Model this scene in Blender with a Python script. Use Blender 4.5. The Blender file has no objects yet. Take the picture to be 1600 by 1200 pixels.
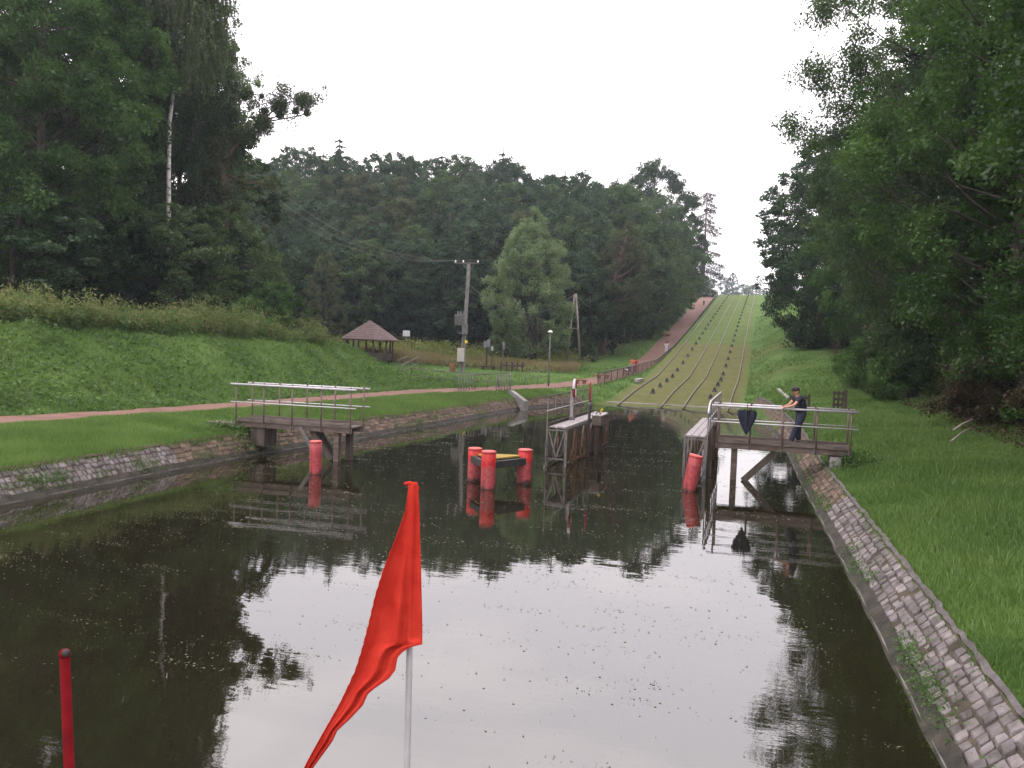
import bpy, math, random
import numpy as np
from mathutils import Vector, Matrix
R = math.radians
scene = bpy.context.scene
C = scene.collection

# ------------------------------------------------------------------ camera
F, CAMH = 1250.0, 3.9
nv = np.array([math.tan(R(2)), 1, 56 / F]); nv /= np.linalg.norm(nv)
fv = np.array([(1195 - 800) / F, (600 - (544 + math.tan(R(2)) * 395)) / F, -1.0]); fv -= nv * (fv @ nv); fv /= np.linalg.norm(fv)
BM = np.array([np.cross(fv, nv), fv, nv])            # rows: world axes in camera space
cam_d = bpy.data.cameras.new('camera'); cam = bpy.data.objects.new('camera', cam_d); C.objects.link(cam)
cam_d.sensor_width = 36; cam_d.lens = 36 * F / 1600; cam_d.clip_end = 3000; cam_d.clip_start = 0.1
M4 = Matrix([list(BM[i]) + [0] for i in range(3)] + [[0, 0, 0, 1]])
cam.matrix_world = Matrix.Translation((0, 0, CAMH)) @ M4
scene.camera = cam

def ray(px, py): return BM @ np.array([(px - 800) / F, (600 - py) / F, -1.0])
def P(px, py, z):
    w = ray(px, py); t = (z - CAMH) / w[2]; return float(w[0] * t), float(w[1] * t)
def Q(px, py, D):
    w = ray(px, py) * D; return float(w[0]), float(w[1]), float(w[2] + CAMH)

# ------------------------------------------------------------------ world, sun, exposure
SUN_EL, SUN_ROT = 52, 235
world = bpy.data.worlds.new("World"); scene.world = world; world.use_nodes = True
nt = world.node_tree; nt.nodes.clear()
def N(t, kind, **kw):
    n = t.nodes.new(kind)
    for k, v in kw.items():
        if k.startswith('in_'):
            key = k[3:]
            n.inputs[int(key) if key.isdigit() else key.replace('_', ' ')].default_value = v
        else: setattr(n, k, v)
    return n
def mathn(t, op, a, b=None, clamp=False):
    n = t.nodes.new('ShaderNodeMath'); n.operation = op; n.use_clamp = clamp
    for i, v in enumerate((a, b)):
        if v is None: continue
        if isinstance(v, (int, float)): n.inputs[i].default_value = v
        else: t.links.new(v, n.inputs[i])
    return n.outputs[0]
tc = N(nt, 'ShaderNodeTexCoord'); sp = N(nt, 'ShaderNodeSeparateXYZ'); nt.links.new(tc.outputs['Generated'], sp.inputs[0])
elev = mathn(nt, 'MAXIMUM', sp.outputs['Z'], 0.0)
cie = mathn(nt, 'MULTIPLY_ADD', elev, 1.9); nt.nodes[-1].inputs[2].default_value = 1.0
mp = N(nt, 'ShaderNodeMapping'); mp.inputs['Scale'].default_value = (1.2, 1.2, 5.0); nt.links.new(tc.outputs['Generated'], mp.inputs[0])
cn = N(nt, 'ShaderNodeTexNoise', in_Scale=2.2, in_Detail=5.0, in_Roughness=0.5); nt.links.new(mp.outputs[0], cn.inputs[0])
cr = N(nt, 'ShaderNodeValToRGB'); cr.color_ramp.elements[0].position = 0.40; cr.color_ramp.elements[1].position = 0.62
cr.color_ramp.elements[0].color = (0.84, 0.79, 0.83, 1); cr.color_ramp.elements[1].color = (1.02, 0.945, 0.955, 1)
nt.links.new(cn.outputs[0], cr.inputs[0])
SKYL = 17; HAZE = 0.0003
cl = N(nt, 'ShaderNodeVectorMath', operation='SCALE'); nt.links.new(cr.outputs[0], cl.inputs[0])
nt.links.new(mathn(nt, 'MULTIPLY', cie, SKYL), cl.inputs['Scale'])
sky = N(nt, 'ShaderNodeTexSky', sky_type='NISHITA'); sky.sun_disc = False; sky.sun_elevation = R(SUN_EL); sky.sun_rotation = R(SUN_ROT)
s2 = N(nt, 'ShaderNodeVectorMath', operation='SCALE'); s2.inputs['Scale'].default_value = 0.08; nt.links.new(sky.outputs[0], s2.inputs[0])
ad = N(nt, 'ShaderNodeVectorMath', operation='ADD'); nt.links.new(cl.outputs[0], ad.inputs[0]); nt.links.new(s2.outputs[0], ad.inputs[1])
bg = N(nt, 'ShaderNodeBackground', in_Strength=0.1); nt.links.new(ad.outputs[0], bg.inputs[0])
wo = N(nt, 'ShaderNodeOutputWorld'); nt.links.new(bg.outputs[0], wo.inputs[0])
sd = bpy.data.lights.new('sun', 'SUN'); sd.energy = 1.4; sd.angle = R(20); sd.color = (1, 0.95, 0.88)
so = bpy.data.objects.new('sun', sd); C.objects.link(so)
a = R(SUN_ROT); dv = Vector((math.sin(a) * math.cos(R(SUN_EL)), math.cos(a) * math.cos(R(SUN_EL)), math.sin(R(SUN_EL))))
so.rotation_euler = dv.to_track_quat('Z', 'Y').to_euler()
vs = scene.view_settings; vs.view_transform = 'Standard'; vs.look = 'None'; vs.exposure = 0.0; vs.gamma = 1.0
scene.cycles.max_bounces = 6; scene.cycles.transparent_max_bounces = 4; scene.cycles.volume_bounces = 0
scene.cycles.diffuse_bounces = 3; scene.cycles.glossy_bounces = 3; scene.cycles.transmission_bounces = 2

# ------------------------------------------------------------------ materials
MATS = {}
def mat(name):
    m = bpy.data.materials.new(name); m.use_nodes = True; m.node_tree.nodes.clear(); MATS[name] = m; return m, m.node_tree
def out(t, sh, disp=None):
    o = N(t, 'ShaderNodeOutputMaterial'); t.links.new(sh, o.inputs[0])
def noise(t, scale, detail=4, rough=0.55, coord='Object', stretch=None):
    c = N(t, 'ShaderNodeTexCoord'); src = c.outputs[coord]
    if stretch:
        m = N(t, 'ShaderNodeMapping'); m.inputs['Scale'].default_value = stretch; t.links.new(src, m.inputs[0]); src = m.outputs[0]
    n = N(t, 'ShaderNodeTexNoise', in_Scale=scale, in_Detail=detail, in_Roughness=rough); t.links.new(src, n.inputs[0]); return n.outputs[0]
def ramp(t, fac, stops):
    r = N(t, 'ShaderNodeValToRGB'); e = r.color_ramp.elements
    while len(e) < len(stops): e.new(0.5)
    for i, (p, c) in enumerate(stops): e[i].position = p; e[i].color = tuple(c) + (1,)
    t.links.new(fac, r.inputs[0]); return r.outputs[0]
def mixc(t, fac, a, b, mode='MIX'):
    m = N(t, 'ShaderNodeMix', data_type='RGBA', blend_type=mode)
    for s, v in ((m.inputs[0], fac), (m.inputs[6], a), (m.inputs[7], b)):
        if isinstance(v, (int, float)): s.default_value = v
        elif isinstance(v, tuple): s.default_value = v + (1,)
        else: t.links.new(v, s)
    return m.outputs[2]
def bump(t, h, strength, dist=0.05):
    b = N(t, 'ShaderNodeBump', in_Strength=strength, in_Distance=dist); t.links.new(h, b.inputs['Height']); return b.outputs[0]

def surface(name, c1, c2, scale=3.0, rough=0.7, bump_s=0.3, bump_scale=None, metal=0.0, stretch=None, bdist=0.02, spec=0.3, c3=None, tone=False):
    m, t = mat(name)
    n = noise(t, scale, 5, 0.6, stretch=stretch)
    stops = [(0.3, c1), (0.68, c2)]
    if c3: stops = [(0.28, c1), (0.5, c2), (0.72, c3)]
    col = ramp(t, n, stops)
    if tone:
        at = N(t, 'ShaderNodeAttribute', attribute_name='tone')
        v = mathn(t, 'MULTIPLY_ADD', at.outputs['Fac'], 0.7); t.nodes[-1].inputs[2].default_value = 0.62
        hs = N(t, 'ShaderNodeHueSaturation'); t.links.new(col, hs.inputs['Color']); t.links.new(v, hs.inputs['Value']); col = hs.outputs[0]
    p = N(t, 'ShaderNodeBsdfPrincipled', in_Roughness=rough, in_Metallic=metal); p.inputs['Specular IOR Level'].default_value = spec
    t.links.new(col, p.inputs['Base Color'])
    if bump_s: t.links.new(bump(t, noise(t, bump_scale or scale * 4, 4, 0.6, stretch=stretch), bump_s, bdist), p.inputs['Normal'])
    out(t, p.outputs[0]); return m

def foliage(name, dark, light, trans=0.35, hue=0.5, big=0.15):
    m, t = mat(name)
    at = N(t, 'ShaderNodeAttribute', attribute_name='tone')
    oi = N(t, 'ShaderNodeObjectInfo')
    v = mathn(t, 'MULTIPLY_ADD', oi.outputs['Random'], 0.50); t.nodes[-1].inputs[2].default_value = -0.25
    f = mathn(t, 'ADD', at.outputs['Fac'], v, clamp=True)
    col = mixc(t, f, dark, light)
    d = N(t, 'ShaderNodeBsdfDiffuse'); tr = N(t, 'ShaderNodeBsdfTranslucent'); t.links.new(col, d.inputs[0])
    c2 = mixc(t, 0.5, col, (light[0] * 1.4, light[1] * 1.4, light[2] * 0.7)); t.links.new(c2, tr.inputs[0])
    mx = N(t, 'ShaderNodeMixShader', in_0=trans); t.links.new(d.outputs[0], mx.inputs[1]); t.links.new(tr.outputs[0], mx.inputs[2])
    g = N(t, 'ShaderNodeBsdfGlossy', in_Roughness=0.45); g.inputs[0].default_value = (1, 1, 1, 1)
    mg = N(t, 'ShaderNodeMixShader', in_0=0.014); t.links.new(mx.outputs[0], mg.inputs[1]); t.links.new(g.outputs[0], mg.inputs[2])
    out(t, mg.outputs[0]); return m

fol = {
 'oak': foliage('leaf_oak', (0.011, 0.032, 0.009), (0.044, 0.088, 0.020)),
 'near': foliage('leaf_near', (0.015, 0.044, 0.012), (0.070, 0.135, 0.034)),
 'lime': foliage('leaf_lime', (0.050, 0.088, 0.042), (0.140, 0.196, 0.094)),
 'dark': foliage('leaf_dark', (0.009, 0.026, 0.011), (0.032, 0.060, 0.020)),
 'blue': foliage('leaf_forest', (0.012, 0.033, 0.021), (0.048, 0.082, 0.042)),
 'mid': foliage('leaf_forest_light', (0.018, 0.043, 0.019), (0.066, 0.104, 0.040)),
 'brown': foliage('leaf_brownish', (0.026, 0.038, 0.018), (0.075, 0.090, 0.040)),
 'birch': foliage('leaf_birch', (0.034, 0.052, 0.024), (0.095, 0.125, 0.055)),
 'larch': foliage('leaf_larch', (0.014, 0.013, 0.011), (0.036, 0.030, 0.024), 0.1),
 'far': foliage('leaf_far', (0.03, 0.045, 0.035), (0.06, 0.08, 0.055)),
 'grass': foliage('grass_blades', (0.038, 0.090, 0.020), (0.130, 0.205, 0.058), 0.4),
 'weed': foliage('weed_leaves', (0.020, 0.056, 0.016), (0.095, 0.165, 0.045), 0.4),
 'tall': foliage('tall_weed_leaves', (0.040, 0.068, 0.022), (0.180, 0.195, 0.078), 0.4),
 'gold': foliage('dry_grass', (0.085, 0.080, 0.038), (0.225, 0.180, 0.100), 0.4),
 'goldrod': foliage('yellow_weed', (0.075, 0.105, 0.026), (0.200, 0.210, 0.060), 0.4),
 'litter': foliage('dry_litter', (0.022, 0.022, 0.012), (0.085, 0.058, 0.030), 0.3),
 'mistle': foliage('leaf_mistletoe', (0.022, 0.042, 0.015), (0.065, 0.095, 0.030), 0.35),
}
bark = surface('bark', (0.022, 0.018, 0.014), (0.060, 0.050, 0.042), 3.0, 0.9, 0.6, stretch=(1, 1, 0.2))
bark_red = surface('bark_reddish', (0.05, 0.030, 0.024), (0.12, 0.075, 0.06), 3.0, 0.9, 0.6, stretch=(1, 1, 0.2))
def birch_bark():
    m, t = mat('birch_bark')
    n = noise(t, 2.2, 4, 0.65, stretch=(1.2, 1.2, 2.2))
    col = ramp(t, n, [(0.40, (0.05, 0.045, 0.04)), (0.47, (0.34, 0.32, 0.30)), (0.7, (0.52, 0.50, 0.47))])
    p = N(t, 'ShaderNodeBsdfPrincipled', in_Roughness=0.8); t.links.new(col, p.inputs['Base Color']); out(t, p.outputs[0]); return m
birchbark = birch_bark()
concrete = surface('concrete', (0.10, 0.09, 0.085), (0.22, 0.205, 0.195), 1.8, 0.85, 0.4, 14, c3=(0.28, 0.26, 0.25))
dark_conc = surface('wet_concrete', (0.055, 0.050, 0.045), (0.15, 0.135, 0.125), 2.5, 0.7, 0.6, 10)
toe_m = surface('silty_toe', (0.008, 0.007, 0.005), (0.022, 0.019, 0.014), 3.5, 0.85, 1.0, 12, c3=(0.042, 0.034, 0.026))
stone_grey = surface('grey_stone', (0.060, 0.050, 0.047), (0.160, 0.140, 0.142), 4, 0.85, 0.7, 18, tone=True, bdist=0.03)
stone_brown = surface('brown_stone', (0.055, 0.038, 0.028), (0.130, 0.088, 0.066), 4, 0.9, 0.7, 18, tone=True, bdist=0.03)
joint = surface('dark_joint', (0.018, 0.015, 0.010), (0.070, 0.052, 0.038), 4, 0.95, 0.6, 20, bdist=0.03)
plank = surface('weathered_planks', (0.045, 0.034, 0.028), (0.13, 0.105, 0.092), 2.0, 0.85, 0.5, 12, stretch=(1, 6, 6))
plank_grey = surface('bleached_planks', (0.14, 0.125, 0.125), (0.30, 0.275, 0.28), 3.0, 0.8, 0.4, 14, stretch=(4, 1, 4))
timber = surface('dark_timber', (0.022, 0.017, 0.014), (0.075, 0.058, 0.048), 2.2, 0.85, 0.5, 12, stretch=(3, 3, .6))
beam = surface('brown_beam', (0.045, 0.032, 0.026), (0.125, 0.095, 0.080), 2.2, 0.85, 0.5, 12, stretch=(.8, 3, 3))
steel = surface('galvanised_steel', (0.30, 0.29, 0.30), (0.44, 0.43, 0.44), 5, 0.5, 0.1, metal=0.35, spec=0.5)
steel_dark = surface('dull_steel', (0.10, 0.095, 0.095), (0.20, 0.19, 0.19), 6, 0.6, 0.2, metal=0.3)
steel_mid = surface('grey_steel', (0.045, 0.043, 0.044), (0.105, 0.10, 0.10), 4, 0.65, 0.3, metal=0.2, c3=(0.15, 0.11, 0.085))
post_brown = surface('brown_post', (0.07, 0.045, 0.04), (0.14, 0.10, 0.09), 4, 0.7, 0.2, metal=0.1)
rust = surface('rusty_iron', (0.05, 0.030, 0.022), (0.15, 0.085, 0.055), 5, 0.9, 0.5)
black = surface('black_rubber', (0.012, 0.012, 0.013), (0.035, 0.033, 0.032), 6, 0.7, 0.3)
pole_conc = surface('pole_concrete', (0.11, 0.10, 0.10), (0.20, 0.19, 0.185), 2, 0.85, 0.2)
white = surface('white_paint', (0.60, 0.59, 0.57), (0.78, 0.77, 0.75), 4, 0.6, 0.1)
yellow = surface('yellow_boards', (0.17, 0.11, 0.018), (0.30, 0.20, 0.03), 4, 0.7, 0.4)
yellow_p = surface('yellow_paint', (0.65, 0.45, 0.03), (0.8, 0.6, 0.05), 4, 0.5, 0)
roofm = surface('shingle_roof', (0.050, 0.034, 0.032), (0.120, 0.082, 0.080), 6, 0.9, 0.5, 12)
brick = surface('brick_block', (0.14, 0.055, 0.04), (0.26, 0.115, 0.085), 3, 0.9, 0.4)
pathm = surface('red_gravel', (0.082, 0.044, 0.033), (0.135, 0.070, 0.055), 0.8, 0.95, 0.6, 30, c3=(0.118, 0.078, 0.060))
plaster = surface('plaster', (0.30, 0.28, 0.29), (0.40, 0.38, 0.38), 1, 0.9, 0.1)
glass = surface('window_glass', (0.03, 0.035, 0.04), (0.06, 0.07, 0.08), 1, 0.1, 0, spec=0.6)
skin = surface('skin', (0.34, 0.17, 0.115), (0.42, 0.22, 0.15), 9, 0.55, 0.05)
navy = surface('navy_cloth', (0.008, 0.009, 0.018), (0.020, 0.022, 0.040), 6, 0.85, 0.3, 30)
navy2 = surface('navy_trousers', (0.012, 0.014, 0.028), (0.026, 0.030, 0.055), 6, 0.85, 0.3, 30)
def cloth(name, c): return surface(name, tuple(x * 0.75 for x in c), c, 5, 0.85, 0.2, 30)
red_cloth, orange_cloth, pink_cloth, white_cloth, grey_cloth, hairm = (cloth('red_cloth', (0.30, 0.015, 0.03)), cloth('orange_cloth', (0.40, 0.11, 0.05)),
    cloth('pink_cloth', (0.45, 0.22, 0.28)), cloth('white_cloth', (0.62, 0.58, 0.6)), cloth('grey_cloth', (0.2, 0.21, 0.24)), cloth('brown_hair', (0.06, 0.03, 0.02)))

def red_pile(name, lo, hi, line, soft=0.15):
    # worn red paint: fresh above, faded pinkish below an irregular line, wet at the waterline
    m, t = mat(name)
    c = N(t, 'ShaderNodeTexCoord'); s = N(t, 'ShaderNodeSeparateXYZ'); t.links.new(c.outputs['Object'], s.inputs[0])
    h = mathn(t, 'ADD', s.outputs['Z'], mathn(t, 'MULTIPLY', noise(t, 3.0, 4), 0.5))
    r = ramp(t, mathn(t, 'MULTIPLY', h, 0.5), [(0.0, (0.03, 0.018, 0.016)), (0.135, (0.045, 0.022, 0.02)), (0.20, lo), ((line + .22) * .5, lo), ((line + .30) * .5, hi)])
    n2 = ramp(t, noise(t, 14, 5, 0.7), [(0.32, (0.50, 0.50, 0.52)), (0.56, (1, 1, 1))])
    n3 = ramp(t, noise(t, 5, 5, 0.7, stretch=(1, 1, .25)), [(0.36, (0.55, 0.52, 0.5)), (0.52, (1, 1, 1))])
    col = mixc(t, .8, mixc(t, 1.0, r, n2, 'MULTIPLY'), n3, 'MULTIPLY')
    p = N(t, 'ShaderNodeBsdfPrincipled', in_Roughness=0.55); t.links.new(col, p.inputs['Base Color']); p.inputs['Specular IOR Level'].default_value = 0.25
    t.links.new(bump(t, noise(t, 20, 4), 0.15), p.inputs['Normal']); out(t, p.outputs[0]); return m
pile_m = red_pile('worn_red_paint', (0.30, 0.055, 0.058), (0.38, 0.018, 0.016), 0.60)
pile_top = surface('pile_cap_red', (0.32, 0.05, 0.045), (0.42, 0.09, 0.08), 8, 0.6, 0.2)
pile_faded = red_pile('faded_red_paint', (0.30, 0.050, 0.055), (0.32, 0.042, 0.046), 0.9)

def terrain_mat():
    m, t = mat('ground_grass')
    vc = N(t, 'ShaderNodeAttribute', attribute_name='zone')   # r: moss/yellow, g: bare litter, b: lush
    s = N(t, 'ShaderNodeSeparateColor'); t.links.new(vc.outputs['Color'], s.inputs[0])
    n1 = noise(t, 0.35, 6, 0.62); n2 = noise(t, 3.0, 6, 0.7); n3 = noise(t, 22, 4, 0.7)
    g = ramp(t, n1, [(0.32, (0.048, 0.092, 0.022)), (0.5, (0.074, 0.132, 0.034)), (0.68, (0.102, 0.162, 0.048))])
    g = mixc(t, 0.8, g, ramp(t, n2, [(0.3, (0.5, 0.55, 0.45)), (0.65, (1.1, 1.1, 1.0))]), 'MULTIPLY')
    moss = ramp(t, noise(t, 0.9, 6, 0.65), [(0.3, (0.066, 0.080, 0.024)), (0.5, (0.098, 0.100, 0.036)), (0.7, (0.125, 0.112, 0.048))])
    lit = ramp(t, n2, [(0.3, (0.018, 0.017, 0.009)), (0.6, (0.055, 0.038, 0.022)), (0.75, (0.045, 0.060, 0.018))])
    c = mixc(t, s.outputs[0], g, moss); c = mixc(t, s.outputs[1], c, lit)
    c = mixc(t, 0.75, c, ramp(t, n3, [(0.3, (0.55, 0.55, 0.5)), (0.62, (1.12, 1.12, 1.05))]), 'MULTIPLY')
    p = N(t, 'ShaderNodeBsdfPrincipled', in_Roughness=0.95); p.inputs['Specular IOR Level'].default_value = 0.1
    t.links.new(c, p.inputs['Base Color'])
    h = mathn(t, 'ADD', mathn(t, 'MULTIPLY', n2, 1.0), mathn(t, 'MULTIPLY', n3, 0.5))
    t.links.new(bump(t, h, 0.9, 0.15), p.inputs['Normal']); out(t, p.outputs[0]); return m
def water_mat():
    m, t = mat('canal_water')
    p = N(t, 'ShaderNodeBsdfPrincipled', in_Roughness=0.008, in_IOR=2.1)
    col = ramp(t, noise(t, 0.25, 5, 0.6), [(0.3, (0.007, 0.006, 0.003)), (0.7, (0.011, 0.0095, 0.0045))])
    t.links.new(col, p.inputs['Base Color'])
    a1 = noise(t, 1.3, 3, 0.5, stretch=(0.8, 1.5, 1)); a2 = noise(t, 7.0, 3, 0.55, stretch=(0.7, 1.6, 1))
    patch = ramp(t, noise(t, 0.16, 3, 0.6), [(0.42, (0.12, 0.12, 0.12)), (0.64, (1, 1, 1))])
    h = mathn(t, 'ADD', mathn(t, 'MULTIPLY', a1, 0.55), mathn(t, 'MULTIPLY', mathn(t, 'MULTIPLY', a2, 0.22), patch))
    wv = N(t, 'ShaderNodeTexWave', wave_type='RINGS', rings_direction='SPHERICAL', in_Scale=3.2, in_Distortion=0.4, in_Detail=1.0)
    c = N(t, 'ShaderNodeTexCoord'); mpp = N(t, 'ShaderNodeMapping'); mpp.inputs['Location'].default_value = (0.55, -10.2, 0); t.links.new(c.outputs['Object'], mpp.inputs[0]); t.links.new(mpp.outputs[0], wv.inputs[0])
    ln = N(t, 'ShaderNodeVectorMath', operation='LENGTH'); t.links.new(mpp.outputs[0], ln.inputs[0])
    fall = mathn(t, 'SUBTRACT', 1.0, mathn(t, 'DIVIDE', ln.outputs['Value'], 1.3), clamp=True)
    h = mathn(t, 'ADD', h, mathn(t, 'MULTIPLY', mathn(t, 'MULTIPLY', wv.outputs['Fac'], fall), 0.045))
    t.links.new(bump(t, h, 0.30, 0.014), p.inputs['Normal']); out(t, p.outputs[0]); return m

# ------------------------------------------------------------------ object helpers
def link(o, parent=None):
    C.objects.link(o)
    if parent is not None: o.parent = parent
    return o
def tag(o, label, cat, group=None):
    o['label'] = label; o['category'] = cat
    if group: o['group'] = group
    return o
def struct(o): o['kind'] = 'structure'; return o
def thing(name, label, cat, loc=(0, 0, 0), rz=0, group=None):
    o = bpy.data.objects.new(name, None); o.empty_display_size = 0.3; C.objects.link(o)
    o.location = loc; o.rotation_euler = (0, 0, rz); return tag(o, label, cat, group)
def copy_tree(o, loc, rz=0, sc=None, label=None, group=None):
    r = o.copy(); C.objects.link(r); r.location = loc; r.rotation_euler = (0, 0, rz)
    if sc is not None: r.scale = sc if hasattr(sc, '__len__') else (sc, sc, sc)
    if label: r['label'] = label
    if group: r['group'] = group
    for ch in list(o.children):
        c = ch.copy(); C.objects.link(c); c.parent = r
        for g in ch.children:
            d = g.copy(); C.objects.link(d); d.parent = c
    return r

class MB:
    def __init__(s): s.v, s.f, s.sm = [], [], []
    def add(s, v, f, smooth=False):
        b = len(s.v); s.v += [tuple(map(float, p)) for p in v]; s.f += [tuple(b + i for i in q) for q in f]; s.sm += [smooth] * len(f); return s
    def box(s, c, d, rz=0, rot=None):
        x, y, z = (k / 2 for k in d)
        v = [Vector((i, j, k)) for k in (-z, z) for j in (-y, y) for i in (-x, x)]
        M = rot if rot is not None else Matrix.Rotation(rz, 3, 'Z')
        v = [M @ p + Vector(c) for p in v]
        return s.add(v, [(0, 2, 3, 1), (4, 5, 7, 6), (0, 1, 5, 4), (2, 6, 7, 3), (0, 4, 6, 2), (1, 3, 7, 5)])
    def bar(s, a, b, w, h=None, up=(0, 0, 1)):
        h = h or w; a, b = Vector(a), Vector(b); d = (b - a); L = d.length; d.normalize()
        x = d.cross(Vector(up)); x = Vector((1, 0, 0)) if x.length < 1e-3 else x.normalized(); y = x.cross(d)
        M = Matrix((x, d, y)).transposed()
        return s.box((a + b) / 2, (w, L, h), rot=M)
    def tube(s, pts, r, n=8, cap=True):
        pts = [Vector(p) for p in pts]; rs = r if hasattr(r, '__len__') else [r] * len(pts)
        v, f = [], []; x0 = None
        for i, p in enumerate(pts):
            d = (pts[min(i + 1, len(pts) - 1)] - pts[max(i - 1, 0)]).normalized()
            if x0 is None: x0 = d.orthogonal().normalized()
            x0 = (x0 - d * x0.dot(d)).normalized(); y = d.cross(x0)
            for k in range(n):
                t = 2 * math.pi * k / n; v.append(p + (x0 * math.cos(t) + y * math.sin(t)) * rs[i])
        for i in range(len(pts) - 1):
            for k in range(n): f.append((i * n + k, i * n + (k + 1) % n, (i + 1) * n + (k + 1) % n, (i + 1) * n + k))
        if cap: f += [tuple(range(n))[::-1], tuple((len(pts) - 1) * n + k for k in range(n))]
        return s.add(v, f, True)
    def lathe(s, prof, c=(0, 0, 0), n=20, axis=None):
        v, f = [], []
        for r, z in prof:
            for k in range(n):
                t = 2 * math.pi * k / n; v.append(Vector((r * math.cos(t), r * math.sin(t), z)))
        if axis is not None: v = [axis @ p for p in v]
        v = [p + Vector(c) for p in v]
        for i in range(len(prof) - 1):
            for k in range(n): f.append((i * n + k, i * n + (k + 1) % n, (i + 1) * n + (k + 1) % n, (i + 1) * n + k))
        f += [tuple(range(n))[::-1], tuple((len(prof) - 1) * n + k for k in range(n))]
        return s.add(v, f, True)
    def sphere(s, c, r, n=10, sc=(1, 1, 1)):
        prof = [(max(1e-3, math.sin(math.pi * i / n)) * r, -math.cos(math.pi * i / n) * r) for i in range(n + 1)]
        b = len(s.v); s.lathe(prof, (0, 0, 0), n + 2)
        for i in range(b, len(s.v)): p = s.v[i]; s.v[i] = (p[0] * sc[0] + c[0], p[1] * sc[1] + c[1], p[2] * sc[2] + c[2])
        return s
    def build(s, name, m, parent=None, bevel=0, tone=False):
        me = bpy.data.meshes.new(name); me.from_pydata(s.v, [], s.f); me.update()
        me.polygons.foreach_set('use_smooth', s.sm); me.materials.append(m)
        if tone:
            a = me.attributes.new('tone', 'FLOAT', 'FACE'); rg = np.random.default_rng(5)
            a.data.foreach_set('value', np.repeat(rg.random((len(s.f) + 5) // 6 + 1), 6)[:len(s.f)].astype(np.float32))
        o = link(bpy.data.objects.new(name, me), parent)
        if bevel:
            b = o.modifiers.new('bevel', 'BEVEL'); b.width = bevel; b.segments = 1; b.limit_method = 'ANGLE'
        return o

def quads_mesh(name, verts, tone, m, per=4):
    n = len(verts) // per
    me = bpy.data.meshes.new(name)
    me.vertices.add(len(verts)); me.vertices.foreach_set('co', verts.astype(np.float32).ravel())
    me.loops.add(n * per); me.loops.foreach_set('vertex_index', np.arange(n * per, dtype=np.int32))
    me.polygons.add(n); me.polygons.foreach_set('loop_start', np.arange(0, n * per, per, dtype=np.int32))
    try: me.polygons.foreach_set('loop_total', np.full(n, per, dtype=np.int32))
    except Exception: pass
    me.update(calc_edges=True)
    a = me.attributes.new('tone', 'FLOAT', 'FACE'); a.data.foreach_set('value', tone.astype(np.float32))
    me.materials.append(m); return me
def unit(rng, n):
    v = rng.normal(size=(n, 3)); return v / np.linalg.norm(v, axis=1, keepdims=True)
def leaf_quads(rng, pos, size, up=0.5, aspect=0.6, droop=0.0):
    n = len(pos)
    nr = unit(rng, n); nr[:, 2] = nr[:, 2] + up; nr /= np.linalg.norm(nr, axis=1, keepdims=True)
    t = unit(rng, n); t[:, 2] -= droop; t -= nr * (t * nr).sum(1, keepdims=True); t /= np.linalg.norm(t, axis=1, keepdims=True) + 1e-9
    b = np.cross(nr, t); s = (size * (0.5 + 1.0 * rng.random(n) ** 1.6))[:, None]
    v = np.empty((n, 4, 3)); v[:, 0] = pos - t * s * .5; v[:, 1] = pos + b * s * aspect * .5 + nr * s * .08; v[:, 2] = pos + t * s * .5; v[:, 3] = pos - b * s * aspect * .5 + nr * s * .08
    return v.reshape(-1, 3)

# ------------------------------------------------------------------ terrain
def I(x, xs, ys): return np.interp(x, xs, ys)
Yi = [-60, 50, 58, 65.8, 79.4, 93.3, 115, 143, 204, 209, 214, 230, 420, 700]
Zi = [-1.2, -.80, 0.0, 0.72, 1.60, 3.18, 6.0, 9.9, 18.6, 19.25, 19.4, 19.4, 30, 43]
def z_inc(y): return I(y, Yi, Zi)
def x_rail(y, k): # k 0..3
    d = I(y, [58, 80, 93, 115, 143, 204], [0, 0, -.13, -.38, -.6, -.72]); return np.array([-10.03, -6.95, -5.38, -2.3])[k] + d
WR = ([-20, 8, 14, 21.5, 27, 36, 45, 52, 58, 62, 80, 115, 204, 700], [1.75, 1.75, 1.6, 1.35, 1.15, .95, .35, -.3, -1.2, -1.5, -1.6, -1.9, -2.2, -2.2])
WL = ([-20, 13, 19, 24, 28, 37, 47, 50.5, 53, 56, 59.5, 66, 80, 115, 204, 700], [-15.6, -15.9, -16.15, -16.0, -15.5, -15.0, -14.7, -14.4, -13.6, -12.6, -11.0, -10.9, -10.9, -11.2, -11.5, -11.5])
def xwr(y): return I(y, *WR)
def xwl(y): return I(y, *WL)
PRY = [-20, 18.5, 23, 27.7, 42, 52, 60, 67, 80, 95, 111, 134, 214, 700]
PRX = [-23, -22.1, -21.6, -20.6, -19.4, -16.4, -14.5, -13.5, -12.95, -12.35, -12.3, -12.4, -12.7, -12.7]
PLY = [-20, 20, 24.4, 35.6, 46.4, 57.7, 67, 77, 105, 133, 160, 214, 700]
PLX = [-26, -24.3, -23.2, -22.2, -21.4, -18.2, -16.6, -15.7, -15.5, -16.2, -16.3, -16.8, -16.8]
PZ = ([-20, 52, 60, 67, 80, 95.2, 111.4, 134, 214, 230, 700], [1.0, 1.0, 1.02, 1.05, 1.43, 2.1, 3.8, 6.8, 18.9, 19.5, 43])
def z_path(y): return I(y, *PZ)
def dep(x, y): return .953 * y - .29955 * x
HZ = ([0, 55, 77, 95, 105, 120, 140, 160, 200, 400, 700], [1.2, 1.2, 1.95, 3.0, 4.0, 10, 19, 24, 26, 32, 43])
def ss(t): t = np.clip(t, 0, 1); return t * t * (3 - 2 * t)
_rg = np.random.default_rng(3)
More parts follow.
